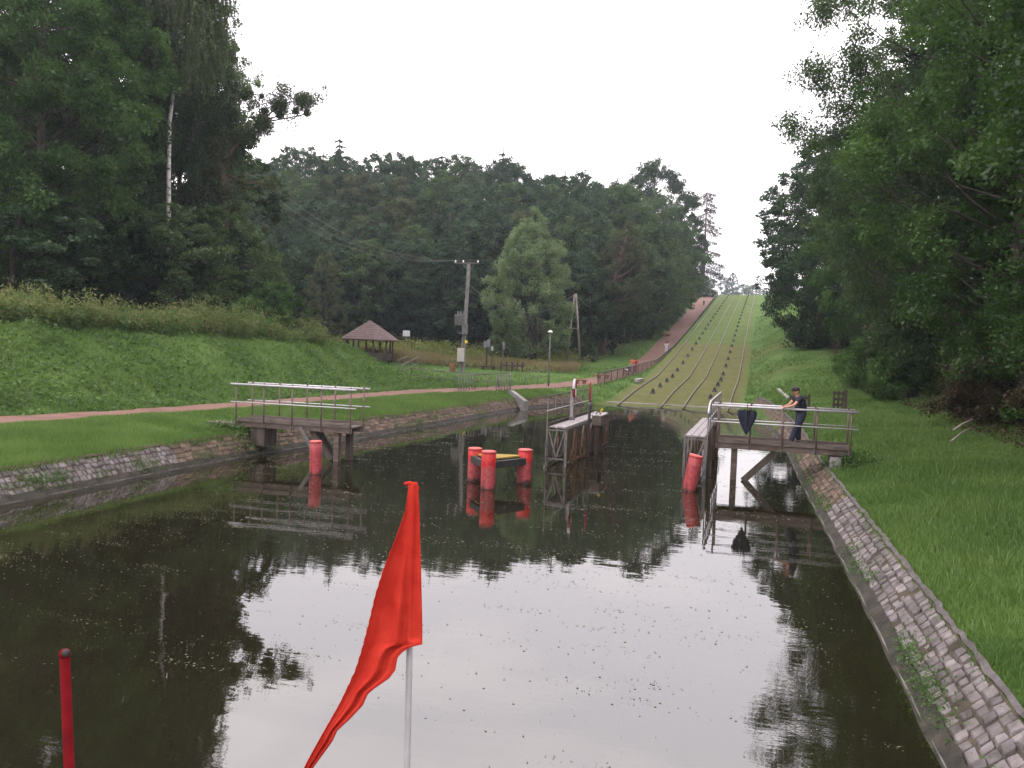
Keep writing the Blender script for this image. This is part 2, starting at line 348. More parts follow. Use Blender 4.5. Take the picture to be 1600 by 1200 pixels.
def vnoise(x, y, s, seed=0):
    x = x / s + seed * 17.3; y = y / s + seed * 5.7
    xi, yi = np.floor(x).astype(int), np.floor(y).astype(int); fx, fy = x - xi, y - yi
    def h(i, j): v = np.sin(i * 127.1 + j * 311.7 + seed * 74.7) * 43758.5453; return v - np.floor(v)
    fx, fy = fx * fx * (3 - 2 * fx), fy * fy * (3 - 2 * fy)
    return (h(xi, yi) * (1 - fx) + h(xi + 1, yi) * fx) * (1 - fy) + (h(xi, yi + 1) * (1 - fx) + h(xi + 1, yi + 1) * fx) * fy - .5
def embank(x, y):
    # raised plateau left of the path, ending in a nose towards the culvert
    toe = I(y, PLY, PLX) - 0.7
    d = toe - x
    shift = I(y, [-20, 20, 30, 42, 46, 50, 53, 57, 62, 75, 95], [0, 0, 0.1, 0.4, 0.7, 1.2, 3.5, 9.5, 17, 31, 60])
    d = d - shift
    hgt = I(y, [-20, 25, 35, 43, 50, 70, 110], [3.3, 3.25, 3.05, 2.8, 2.6, 2.4, 1.0])
    return hgt * ss(d / 6.4) ** .9
def ground(x, y):
    x = np.asarray(x, float); y = np.asarray(y, float)
    pr, pl, zp = I(y, PRY, PRX), I(y, PLY, PLX), z_path(y)
    wl, wr, zi = xwl(y), xwr(y), z_inc(y)
    inc = ss((y - 56) / 6)
    # left of the path
    w = ss((pl - x - 2) / 34)
    D = dep(x, y)
    zl = zp * (1 - w) + np.maximum(I(D, *HZ), 0) * w
    zl = np.where(y < 60, np.maximum(1.0 + 0 * x, I(D, *HZ) * w + 1.0 * (1 - w)), zl)
    zl = zl + embank(x, y)
    # ditch behind the culvert
    zl = zl - 0.9 * np.exp(-(((y - 55.5 - (-19 - x) * .35) / 1.7) ** 2)) * ss((pl - 1 - x) / 2) * ss((x + 45) / 20)
    # bank between the path and the water or the incline
    bt = wl - .70
    t = np.clip((x - pr) / np.maximum(bt - pr, .2), 0, 1)
    zb_can = 1.0 + (0.64 - 1.0) * t ** 1.5
    ti = np.clip((x - pr) / np.maximum(wl - pr, .2), 0, 1)
    zb_inc = zp + (zi - zp) * ss(ti)
    zb = zb_can * (1 - inc) + zb_inc * inc
    # right side
    b = I(y, [-20, 35, 45, 60, 75, 95, 115, 143, 204, 215, 700], [.92, .95, 1.35, 1.6, 2.3, 4.3, 7.1, 10.9, 19.2, 19.6, 43])
    dx = x - wr
    zt_ = I(y, [-20, 27, 45, 60], [.50, .55, .9, 1.1])
    zr_can = zt_ + (b - zt_) * ss((dx - .8) / 2.6) + .07 * np.clip(dx - 1.2, 0, 5) + .17 * np.clip(dx - 6.2, 0, 40)
    zr_inc = zi + (b - zi) * ss(dx / 4) + .16 * np.clip(dx - 1, 0, 5) + .05 * np.clip(dx - 6.2, 0, 40)
    zr = zr_can * (1 - inc) + zr_inc * inc
    z = np.where(x <= pl, zl, np.where(x <= pr, zp, zb))
    # canal cut
    mid = (x > wl) & (x < wr)
    zbed = np.where(y > 56, zi, -1.2)
    z = np.where(mid, np.where(y < 56, -1.2, zi), z)
    z = np.where(x >= wr, zr, z)
    can = 1 - inc
    # slopes of the bank (left, right): water at 0
    sl = np.clip((wl - x) / .70, 0, 1); z = np.where((x <= wl) & (x > bt) & (can > 0), z * (1 - can) + can * (-.13 + .75 * sl), z)
    sr = np.clip((x - wr) / .72, 0, 1); zt = I(y, [-20, 27, 45, 60], [.50, .55, .9, 1.1]); z = np.where((x >= wr) & (x < wr + .85) & (can > 0), z * (1 - can) + can * (-.15 + (zt + .12) * sr), z)
    return z
def gz(x, y):
    return float(ground(np.array([x]), np.array([y]))[0])

ys = np.unique(np.concatenate([np.arange(-25, 0, 2.5), np.arange(0, 62, .4), np.arange(62, 120, .9), np.arange(120, 225, 2), np.arange(225, 700, 25)]))
rows = []
for y in ys:
    wl, wr, pl, pr = float(xwl(y)), float(xwr(y)), float(I(y, PLY, PLX)), float(I(y, PRY, PRX))
    cols = np.concatenate([np.linspace(-300, -110, 14), np.linspace(-105, pl - 14, 34), np.linspace(pl - 13.5, pl - .4, 40), np.linspace(pl, pr, 5),
        np.linspace(pr + .25, wl - .72, 16), [wl - .69, wl - .5, wl - .3, wl - .12, wl], np.linspace(wl + .3, wr - .3, 14), [wr, wr + .2, wr + .45, wr + .72, wr + .86],
        np.linspace(wr + 1.05, wr + 12, 38), np.linspace(wr + 12.5, wr + 40, 16), np.linspace(wr + 48, 160, 8)])
    rows.append(cols)
X = np.array(rows); Y = np.repeat(ys[:, None], X.shape[1], 1)
Z = ground(X, Y)
wlv, wrv, plv, prv = xwl(Y), xwr(Y), I(Y, PLY, PLX), I(Y, PRY, PRX)
rough_m = np.where((X > plv - .3) & (X < prv + .3), 0, 1) * np.where((X > wlv - .8) & (X < wrv + 1.0), 0, 1)
fade = ss((plv - X) / 2) + ss((X - prv) / 2) * (X < wlv) + ss((X - wrv - .9) / 2) * (X > wrv)
Z = Z + rough_m * np.clip(fade, 0, 1) * (vnoise(X, Y, 2.3, 1) * .16 + vnoise(X, Y, .9, 2) * .10 + vnoise(X, Y, 7, 3) * .35 * ss((dep(X, Y) - 20) / 30))
emb = (embank(X, Y) > .3)
Z = Z + emb * rough_m * (vnoise(X, Y, 1.1, 5) * .30 + vnoise(X, Y, .55, 6) * .16)
ni, nj = X.shape
vv = np.stack([X, Y, Z], -1).reshape(-1, 3)
idx = np.arange(ni * nj).reshape(ni, nj)
ff = np.stack([idx[:-1, :-1], idx[:-1, 1:], idx[1:, 1:], idx[1:, :-1]], -1).reshape(-1, 4)
me = bpy.data.meshes.new('ground'); me.from_pydata(vv.tolist(), [], ff.tolist()); me.polygons.foreach_set('use_smooth', np.ones(len(ff), bool))
zone = np.zeros((ni * nj, 4), np.float32); zone[:, 3] = 1
mossm = (ss((Y - 57) / 2) * (1 - ss((Y - 109 + .15 * vnoise(X, Y, 3, 8)) / 2.0)) * ss((X - wlv + .3) / .5) * ss((wrv + .3 - X) / .6))
moss2 = np.clip(1 - ((X - 0.5) / 5) ** 2 - ((Y - 100) / 7) ** 2, 0, 1) * .7 + np.clip(1 - ((X - .8) / 4) ** 2 - ((Y - 78) / 6) ** 2, 0, 1) * .6
zone[:, 0] = np.clip(mossm + moss2 + .38 * ((Y > 109) & (Y < 215) & (X > wlv) & (X < wrv)), 0, 1).ravel()
hill = ss((dep(X, Y) - 98) / 8) * ss((plv - X - 9) / 5) + ss((X - wrv - 7.2 - 1.2 * vnoise(X, Y, 4, 4)) / 2.5) * (X > wrv) * (Y < 150) + ss((embank(X, Y) - 2.7) / .4) * ss((plv - X - 12) / 4)
zone[:, 1] = np.clip(hill, 0, 1).ravel()
ca = me.color_attributes.new('zone', 'FLOAT_COLOR', 'POINT'); ca.data.foreach_set('color', zone.ravel())
me.materials.append(terrain_mat()); me.update()
g_o = struct(link(bpy.data.objects.new('ground', me)))

def strip(name, ysv, fl, fr, m, dz, n=4, zf=None):
    mb = MB(); v, f = [], []
    for y in ysv:
        for k in range(n + 1):
            x = fl(y) + (fr(y) - fl(y)) * k / n
            z = (zf(x, y) if zf else gz(x, y)) + dz; v.append((x, y, z))
    for i in range(len(ysv) - 1):
        for k in range(n):
            b = i * (n + 1) + k; f.append((b, b + 1, b + n + 2, b + n + 1))
    mb.add(v, f, True); return struct(mb.build(name, m))
ragged = lambda y, s: .10 * math.sin(y * 2.1 + s) + .08 * math.sin(y * 5.3 + s * 2) + .05 * math.sin(y * 11.7 + s)
pys = list(np.arange(-20, 70, .35)) + list(np.arange(70, 219, 1.5))
strip('path', pys, lambda y: float(I(y, PLY, PLX)) + ragged(y, 1) * (y < 75), lambda y: float(I(y, PRY, PRX)) + ragged(y, 4) * (y < 75), pathm, .03, 4, lambda x, y: float(z_path(y)))
# plateau path turning left at the top
mb = MB(); mb.add([(-30, 213, 19.3), (-12.7, 213, 19.3), (-12.7, 219, 19.35), (-30, 219, 19.35)], [(0, 1, 2, 3)]); struct(mb.build('upper_path', pathm))

# water
wys = np.arange(-24, 60.6, 1.0); v, f = [], []
for y in wys: v += [(float(xwl(y)) - .35, y, 0), (float(xwr(y)) + .35, y, 0)]
for i in range(len(wys) - 1): f.append((2 * i, 2 * i + 1, 2 * i + 3, 2 * i + 2))
mb = MB(); mb.add(v, f); struct(mb.build('water', water_mat()))

# ------------------------------------------------------------------ stone lined banks
def revetment(name, side, y0, y1, switch, label):
    root = thing(name, label, 'stone bank', (0, 0, 0))
    rg = random.Random(11 if side > 0 else 12)
    wf = (lambda y: float(xwr(y))) if side > 0 else (lambda y: float(xwl(y)))
    top = (lambda y: float(I(y, [-20, 27, 45, 60], [.50, .55, .9, 1.1]))) if side > 0 else (lambda y: .63)
    s0, s1 = (.22, .72) if side > 0 else (.20, .66)      # lateral extent of the stones
    zlow = .12 if side > 0 else .12
    rows_ = 4 if side > 0 else 4
    def pt(y, s, up=0.0):
        if s <= s0: z = -.1 + (zlow + .1) * s / s0
        else: z = zlow + (top(y) - zlow) * (s - s0) / (s1 - s0)
        return Vector((wf(y) + side * s, y, z + up))
    # lower kerb of wet concrete, bedding under the stones, gravel edge
    yv = list(np.arange(y0, y1, .2))
    def sheet(nm, a, b, m, up, n=3):
        v, f = [], []
        for y in yv:
            for k in range(n + 1):
                s = a + (b - a) * k / n; p = pt(y, s, up); 
                jj = rg.uniform(-.014, .014) * (nm != 'bedding'); p.x += .015 * math.sin(y * 3.1 + k) + jj; p.z += jj * .8; v.append(p)
        for i in range(len(yv) - 1):
            for k in range(n):
                q = i * (n + 1) + k; f.append((q, q + 1, q + n + 2, q + n + 1))
        return MB().add(v, f, True).build(nm, m, root)
    sheet('concrete_toe', -.02, s0 + .02, toe_m, .035)
    sheet('bedding', s0 + .02, s1 + .03, joint, .008)
    sheet('coping', s1 + .02, s1 + .075, stone_grey if side > 0 else stone_brown, .022, 1)
    # thin mortar ledge at the waterline
    MB().add(*ledge(yv, lambda y: pt(y, .09, .045), side)).build('ledge', dark_conc, root)
    for nm, mm, ya, yb in (('grey_stones', stone_grey, y0, switch), ('brown_stones', stone_brown, switch, y1)):
        b = MB()
        for r in range(rows_):
            w = (s1 - s0 - .02) / rows_; y = ya + rg.random() * .1
            while y < yb:
                L = rg.uniform(.13, .26) * (1 if mm is stone_grey else 1.9)
                if rg.random() > (.03 if mm is stone_grey else .06):
                    a, c = s0 + .03 + r * w, s0 + .03 + (r + 1) * w - .018
                    j = lambda k=.012: rg.uniform(-k, k)
                    h = rg.uniform(.035, .075); g = .014
                    sk = rg.uniform(-.02, .02)
                    lo = [pt(y + g + j(), a + j(), -.02), pt(y + L - g + j(), a + j(), -.02), pt(y + L - g + sk + j(), c + j(), -.02), pt(y + g + sk + j(), c + j(), -.02)]
                    ct = sum(lo, Vector()) / 4
                    hi = [ct + (p - ct) * .93 + Vector((0, 0, h + j(.01))) for p in lo]
                    b.add(lo + hi, [(3, 2, 1, 0), (4, 5, 6, 7), (0, 1, 5, 4), (1, 2, 6, 5), (2, 3, 7, 6), (3, 0, 4, 7)])
                y += L
        b.build(nm, mm, root, bevel=.008, tone=True)
    return pt
def ledge(yv, f_, side):
    v, f = [], []
    for y in yv:
        p = f_(y); v += [p, p + Vector((side * .05, 0, 0)), p + Vector((side * .05, 0, -.06)), p + Vector((0, 0, -.06))]
    for i in range(len(yv) - 1):
        a = 4 * i
        for k in range(4): f.append((a + k, a + (k + 1) % 4, a + 4 + (k + 1) % 4, a + 4 + k))
    return v, f
rpt = revetment('stone_bank', 1, 4.5, 57, 21.0, 'sloping bank of worn grey and brown paving stones on the right edge of the canal')
lpt = revetment('stone_bank', -1, 3, 57, 19.5, 'low sloping bank of grey and brown stones along the left edge of the canal')

# ------------------------------------------------------------------ grass and weeds (uncountable)
def stuff(me_, name, label, cat):
    o = link(bpy.data.objects.new(name, me_)); o['kind'] = 'stuff'; return tag(o, label, cat)
def blade_verts(rng, x, y, z, h, w, lean=.5):
    n = len(x); az = rng.random(n) * 2 * np.pi; la = rng.random(n) * 2 * np.pi; ln = rng.random(n) * lean * h
    bx, by = np.cos(az) * w / 2, np.sin(az) * w / 2
    v = np.empty((n, 3, 3)); v[:, 0] = np.stack([x - bx, y - by, z - .02], 1); v[:, 1] = np.stack([x + bx, y + by, z - .02], 1)
    v[:, 2] = np.stack([x + np.cos(la) * ln, y + np.sin(la) * ln, z + h], 1); return v.reshape(-1, 3)
def scatter_log(rng, n, y0, y1, fx0, fx1, pw=1.0):
    u = rng.random(n); y = y0 * (y1 / y0) ** (u ** pw); x = fx0(y) + (fx1(y) - fx0(y)) * rng.random(n); return x, y
rng = np.random.default_rng(21)
def ground_n(x, y):
    return ground(x, y) + (vnoise(x, y, 2.3, 1) * .16 + vnoise(x, y, .9, 2) * .10)
# right lawn
x, y = scatter_log(rng, 230000, 5.5, 55, lambda y: xwr(y) + .68, lambda y: xwr(y) + 8.5)
k = rng.random(len(x)) < 1 - .6 * ss((x - xwr(y) - 6.5) / 2); x, y = x[k], y[k]
h = (.07 + .10 * rng.random(len(x))) * (1 + .8 * vnoise(x, y, .8, 9) + .5 * vnoise(x, y, 3, 10)) * I(x - xwr(y), [.8, 1.3, 9], [.7, 1, 1.25])
z = ground(x, y) + ss((x - xwr(y) - .9) / 2) * (vnoise(x, y, 2.3, 1) * .16 + vnoise(x, y, .9, 2) * .10)
me_r = quads_mesh('lawn_right', blade_verts(rng, x, y, z, h, .010 + .0011 * y, .9), np.clip(.45 + .7 * vnoise(x, y, 1.2, 12) + .3 * vnoise(x, y, 5, 13) + .25 * rng.normal(size=len(x)), 0, 1), fol['grass'], 3)
stuff(me_r, 'grass', 'bright green long grass growing along the right bank beside the grey stones', 'grass')
# left lawn between bank and path
x, y = scatter_log(rng, 200000, 9, 56, lambda y: I(y, PRY, PRX) - .1, lambda y: xwl(y) - .60)
e = ((I(y, PRY, PRX) - x) > -.3); h = (.08 + .12 * rng.random(len(x))) * (1 + .8 * vnoise(x, y, .8, 9)) * I(x - I(y, PRY, PRX), [0, .6], [.4, 1.1])
z = ground(x, y)
me_l = quads_mesh('lawn_left', blade_verts(rng, x, y, z, h, .014 + .0009 * y, .8), np.clip(.55 + .7 * vnoise(x, y, 1.2, 12) + .25 * rng.normal(size=len(x)), 0, 1), fol['grass'], 3)
stuff(me_l, 'grass', 'strip of green grass between the red path and the left bank of the canal', 'grass')
# embankment: leafy weeds and grass
x, y = scatter_log(rng, 210000, 10, 62, lambda y: I(y, PLY, PLX) - 13 - .25 * np.maximum(0, y - 45), lambda y: I(y, PLY, PLX) - .1)
z = ground_n(x, y) + (vnoise(x, y, 1.1, 5) * .30 + vnoise(x, y, .55, 6) * .16) * (embank(x, y) > .3)
h = (.08 + .20 * rng.random(len(x))) * (1 + 1.0 * vnoise(x, y, 1.1, 14)) * I(I(y, PLY, PLX) - x, [0, 1.0], [.3, 1])
tn = np.clip(.5 + .9 * vnoise(x, y, 1.3, 15) + .4 * vnoise(x, y, 5, 16) + .2 * rng.normal(size=len(x)), 0, 1)
kb = rng.random(len(x)) < .55
me_e = quads_mesh('slope_grass', blade_verts(rng, x[kb], y[kb], z[kb], h[kb] * 1.1, .035, .9), tn[kb], fol['grass'], 3)
stuff(me_e, 'grass', 'rough green grass covering the tall embankment above the red path', 'grass')
kk = ~kb & (rng.random(len(x)) < .6 + .8 * vnoise(x, y, 1.6, 17) + .6 * vnoise(y, x, .7, 27))
cl_ = np.clip((vnoise(x[kk], y[kk], 1.4, 52) + .5 * vnoise(x[kk], y[kk], .6, 53) - .02) * 3, 0, 1); pw = np.stack([x[kk], y[kk], z[kk] + h[kk] * rng.random(kk.sum()) * (1 + 1.0 * cl_)], 1)
me_w = quads_mesh('slope_weeds', leaf_quads(rng, pw, .15, 1.0, .7), np.clip(tn[kk] - .05 * cl_, 0, 1), fol['weed'])
stuff(me_w, 'weeds', 'leafy green nettles and weeds in clumps on the tall embankment', 'weeds')
# meadow and slopes further off
x = rng.uniform(-95, 14, 170000); y = 50 * (150 / 50) ** rng.random(170000)
pr_, pl_ = I(y, PRY, PRX), I(y, PLY, PLX)
ok = ~((x > pl_ - .1) & (x < pr_ + .1)) & ~((x > xwl(y) - .2) & (x < xwr(y) + .2)) & ~((y < 57) & (x > xwl(y) - .8) & (x < xwr(y) + 1.4)) & (dep(x, y) < 150)
x, y = x[ok], y[ok]; h = (.10 + .16 * rng.random(len(x))) * (1 + vnoise(x, y, 2, 18))
me_m = quads_mesh('meadow', blade_verts(rng, x, y, ground_n(x, y), h, .09, .8), np.clip(.5 + .8 * vnoise(x, y, 3, 19) + .2 * rng.normal(size=len(x)), 0, 1), fol['grass'], 3)
stuff(me_m, 'grass', 'green meadow grass beyond the canal and on the slopes beside the railed incline', 'grass')
# tall weeds on the embankment top
def stalks(rng, x, y, z, h, m, name, label, cat, lf=16, size=.11, spread=.16):
    n = len(x); rep = np.repeat(np.arange(n), lf); t = rng.random(n * lf) ** .8
    px_ = x[rep] + rng.normal(size=n * lf) * spread * (.3 + .7 * t) ; py_ = y[rep] + rng.normal(size=n * lf) * spread * (.3 + .7 * t)
    lx, ly = rng.normal(size=n) * .22, rng.normal(size=n) * .22
    pos = np.stack([px_ + lx[rep] * t * h[rep], py_ + ly[rep] * t * h[rep], z[rep] + t * h[rep]], 1)
    base = rng.random(n) * .5 + .5 * (.5 + vnoise(x, y, 2.0, 23))
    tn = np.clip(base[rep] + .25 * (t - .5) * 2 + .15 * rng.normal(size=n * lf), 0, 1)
    v = leaf_quads(rng, pos, size, .1, .32, -1.2)
    return stuff(quads_mesh(name, v, tn, m), name, label, cat)
x = []; y = []
for _ in range(5200):
    px_ = rng.uniform(-60, 508); D = I(px_, [0, 200, 400, 520], [32, 37, 43, 47]) + rng.uniform(.5, 8)
    X_, Y_, _z = Q(px_, 500, D); x.append(X_); y.append(Y_)
x, y = np.array(x), np.array(y); e = embank(x, y); k = e > .95 * I(y, [-20, 25, 35, 43, 50, 70, 110], [3.3, 3.25, 3.05, 2.8, 2.6, 2.4, 1.0]); x, y = x[k], y[k]
hh = (.55 + .95 * rng.random(len(x)) ** 1.5) * (1 + 1.3 * vnoise(x, y, 2.2, 24) + .5 * vnoise(x, y, .8, 25)) * I(dep(x, y), [20, 42, 50, 60], [1.0, 1.0, .95, 1.2])
q = rng.random(len(x)) < .72
stalks(rng, x[q], y[q], ground(x, y)[q], hh[q], fol['tall'], 'tall_weeds', 'pale green and yellowish tall weeds standing on top of the embankment', 'weeds', 30, .16, .15)
stalks(rng, x[~q], y[~q], ground(x, y)[~q], hh[~q] * .85, fol['weed'], 'leafy_weeds', 'darker green nettle clumps mixed into the tall weeds on top of the embankment', 'weeds', 34, .17, .2)
# golden grass belt and yellow flowering weeds in front of the forest
x, y = [], []
for _ in range(52000):
    px_ = rng.uniform(380, 905); D = rng.uniform(84, 101); X_, Y_, _z = Q(px_, 550, D); x.append(X_); y.append(Y_)
x, y = np.array(x), np.array(y); h = (.7 + .5 * rng.random(len(x))) * (1 + .5 * vnoise(x, y, 3, 30))
q = vnoise(x, y, 9, 33) + (dep(x, y) - 88) * -.05 > -.12
dd = dep(x, y); q = dd < 91 + 4 * vnoise(x, y, 6, 31)
stuff(quads_mesh('golden', blade_verts(rng, x[q], y[q], ground(x[q], y[q]), h[q], .10, .5), np.clip(.5 + vnoise(x[q], y[q], 4, 32) + .2 * rng.normal(size=q.sum()), 0, 1), fol['gold'], 3), 'dry_grass', 'tall golden dry grass in a band before the dark forest edge', 'grass')
q2 = ~q & (rng.random(len(x)) < .5)
pos = np.stack([x[q2], y[q2], ground(x[q2], y[q2]) + h[q2] * 1.5 * rng.random(q2.sum()) ** .6], 1)
stuff(quads_mesh('goldenrod', leaf_quads(rng, pos, .26, .6, .6), np.clip(rng.random(q2.sum()) * .6 + .8 * (vnoise(x[q2], y[q2], 5, 34) + .3), 0, 1), fol['goldrod']), 'yellow_weeds', 'yellow green flowering weeds at the foot of the forest', 'weeds')
# rough weeds left of the upper path
x = rng.uniform(-34, -16.5, 30000); y = rng.uniform(78, 150, 30000); k = (I(y, PLY, PLX) - x > 5 - .03 * (y - 80)) ; x, y = x[k], y[k]
pos = np.stack([x, y, ground(x, y) + rng.random(len(x)) * .8 * (1 + vnoise(x, y, 3, 40))], 1)
stuff(quads_mesh('rough', leaf_quads(rng, pos, .24, .5, .6), np.clip(.5 + vnoise(x, y, 3, 41), 0, 1), fol['tall']), 'rough_weeds', 'rough pale weeds on the slope below the trees left of the red path', 'weeds')
# weeds rooted in the stone banks
def bank_weeds(name, label, pt, yr, n, s_rng, seed, clumps):
    rg = np.random.default_rng(seed); pos = []
    for _ in range(clumps):
        yc = yr[0] * (yr[1] / yr[0]) ** rg.random(); sc_ = rg.uniform(*s_rng); r = rg.uniform(.08, .3) 
        m_ = int(n * 1.8 * r / .2); yy = yc + rg.normal(size=m_) * r * 1.5; 
        for q_ in range(m_):
            p = pt(float(np.clip(yy[q_], 4.6, 56)), sc_ + float(rg.normal()) * .07); pos.append((p.x + rg.normal() * .02, p.y, p.z + abs(rg.normal()) * .11 * min(1, r / .15)))
    pos = np.array(pos)
    stuff(quads_mesh(name, leaf_quads(rg, pos, .045, .6, .5), np.clip(.65 + .3 * rg.normal(size=len(pos)), 0, 1), fol['weed']), name, label, 'weeds')
bank_weeds('bank_weeds', 'small green weeds sprouting between the stones low on the right bank', rpt, (6, 45), 110, (.17, .30), 5, 26)
bank_weeds('bank_weeds', 'small green weeds sprouting between the stones low on the left bank', lpt, (12, 50), 110, (.18, .5), 6, 44)
# dry litter and scrub under the right hand trees
x, y = scatter_log(rng, 60000, 9, 60, lambda y: xwr(y) + 6.3, lambda y: xwr(y) + 15)
pos = np.stack([x, y, ground(x, y) + rng.random(len(x)) ** 1.5 * (.25 + .9 * ss((x - xwr(y) - 7.0) / 4))], 1)
stuff(quads_mesh('scrub', leaf_quads(rng, pos, .13, .3, .45), np.clip(.35 + .8 * vnoise(x, y, 2, 50) + .2 * rng.normal(size=len(x)), 0, 1), fol['litter']), 'undergrowth', 'brown dry undergrowth below the dark trees on the right', 'undergrowth')
# floating weed on the water
rg = np.random.default_rng(77); pos = []
def onw(x, y): return xwl(y) + .3 < x < xwr(y) - .2
for _ in range(430):
    yc = 7 * (52 / 7) ** (rg.random() ** .8); xc = rg.uniform(xwl(yc), xwr(yc)); m_ = rg.integers(5, 70); r = rg.uniform(.1, .7)
    for q_ in range(m_):
        X_, Y_ = xc + rg.normal() * r * 1.5, yc + rg.normal() * r * .35
        if onw(X_, Y_): pos.append((X_, Y_, .005 + rg.random() * .004))
for _ in range(4500):
    Y_ = 7 * (58 / 7) ** (rg.random() ** .7); X_ = rg.uniform(xwl(Y_), xwr(Y_)); pos.append((X_, Y_, .006)) if onw(X_, Y_) else 0
pos = np.array(pos); n = len(pos); az = rg.random(n) * 6.28; L = (.006 + .020 * rg.random(n) ** 3) * (.5 + pos[:, 1] * .045)
t = np.stack([np.cos(az), np.sin(az), 0 * az], 1) * L[:, None]; b = np.stack([-np.sin(az), np.cos(az), 0 * az], 1) * (L * rg.uniform(.25, .8, n))[:, None]
v = np.stack([pos - t, pos + b, pos + t, pos - b], 1).reshape(-1, 3)
wl_m = surface('floating_leaf', (0.035, 0.038, 0.020), (0.12, 0.125, 0.06), 0.8, 0.5, 0, spec=0.4)
stuff(quads_mesh('floating', v, rg.random(n), wl_m), 'floating_weed', 'specks of weed and leaves floating on the canal water', 'floating weed')
# ------------------------------------------------------------------ trees
TREEGRP = {}
def env_broad(t, p=.75): return np.sin(np.pi * np.clip(t, 0.001, .999) ** p) ** .6
def tree_parts(seed, H, Rr, cb, n_cl, n_leaf, leaf, kind='broad', tr=.22, up=.5, aspect=.6, flat=.85, limb_r=.05, wand=.02, crown_r=(.16, .30), env_p=.75, inner=.25, lean=(0, 0), strands=0, stems=1):
    """returns (trunk MB, leaf vertex array, tone array): trunk with limbs reaching every leaf clump"""
    rng = np.random.default_rng(seed); mb = MB()
    hs = np.linspace(0, .93, 9)
    wx = np.cumsum(rng.normal(size=9)) * wand * H * .4; wy = np.cumsum(rng.normal(size=9)) * wand * H * .4; wx -= wx[0]; wy -= wy[0]
    wx += lean[0] * hs * H; wy += lean[1] * hs * H
    def axis(t): return np.array([I(t, hs, wx), I(t, hs, wy), t * H])
    mb.tube([axis(t) for t in hs], [tr * (1 - t) ** .8 + .02 for t in hs] if True else 0, 8)
    for s_ in range(1, stems):
        a_ = 2.1 * s_ + seed; o = np.array([math.cos(a_), math.sin(a_), 0]) * tr * 3
        mb.tube([axis(0) + o, axis(.15) + o * 1.8, axis(.4) + o * 2.2], [tr * .8, tr * .7, tr * .4], 7)
    ga = rng.random() * 6.28
    pos, tone = [], []
    for i in range(n_cl):
        t = (i + rng.random()) / n_cl
        az = ga + i * 2.39996 + rng.normal() * .35
        u = math.sqrt(inner + (1 - inner) * rng.random())
        e = float(env_broad(t, env_p)); rad = Rr * e * u
        zc = cb * H + t * (H - cb * H) * .97
        ax = axis(min(zc / H, .95)); c = ax + np.array([math.cos(az) * rad, math.sin(az) * rad, 0]); c[2] = zc + rng.normal() * .02 * H
        rc = Rr * rng.uniform(*crown_r) * (.72 + .28 * e)
        # limb from the trunk
        zs = max(cb * H * .55, zc - rad * rng.uniform(.35, .9)); a0 = axis(min(zs / H, .93)); mid = (a0 + c) / 2 + np.array([0, 0, -.06 * rad])
        r0 = min(tr * .55, limb_r * (.4 + rad / Rr)) 
        mb.tube([a0, mid, c], [r0, r0 * .6, r0 * .22], 5, False)
        k = max(6, int(n_leaf / n_cl * (rc / (Rr * .23)) ** 2))
        # every clump is made of sub-clumps
        ns = 7; sc_ = unit(rng, ns) * rc * .68 * np.array([1, 1, flat]) * (rng.random((ns, 1)) ** .4); sr_ = rc * rng.uniform(.28, .55, ns)
        w = rng.integers(0, ns, k)
        d = unit(rng, k) * (rng.random((k, 1)) ** .45)
        d[:, 2] *= flat
        p = c + sc_[w] + d * sr_[w][:, None]
        p[:, 2] -= .12 * ((p[:, 0] - c[0]) ** 2 + (p[:, 1] - c[1]) ** 2) / max(rc, .1)
        st = rng.normal(size=ns) * .19; bt = .45 + rng.normal() * .24
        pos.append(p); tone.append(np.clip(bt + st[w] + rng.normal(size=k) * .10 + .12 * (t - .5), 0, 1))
        if strands:
            for q_ in range(strands):
                a2 = rng.random() * 6.28; o = c + np.array([math.cos(a2), math.sin(a2), 0]) * rc * rng.random()
                L = rng.uniform(1.0, 4.5) * (.5 + .5 * e); m_ = int(L * 28)
                tt = rng.random(m_); sw = rng.normal(size=2) * .12
                pos.append(np.stack([o[0] + sw[0] * tt * L + rng.normal(size=m_) * .035, o[1] + sw[1] * tt * L + rng.normal(size=m_) * .035, o[2] - tt * L], 1))
                tone.append(np.clip(bt + rng.normal(size=m_) * .12, 0, 1))
    pos = np.concatenate(pos); tone = np.concatenate(tone)
    k = pos[:, 2] > .3; pos, tone = pos[k], tone[k]
    return mb, leaf_quads(rng, pos, leaf, up, aspect, .3), tone

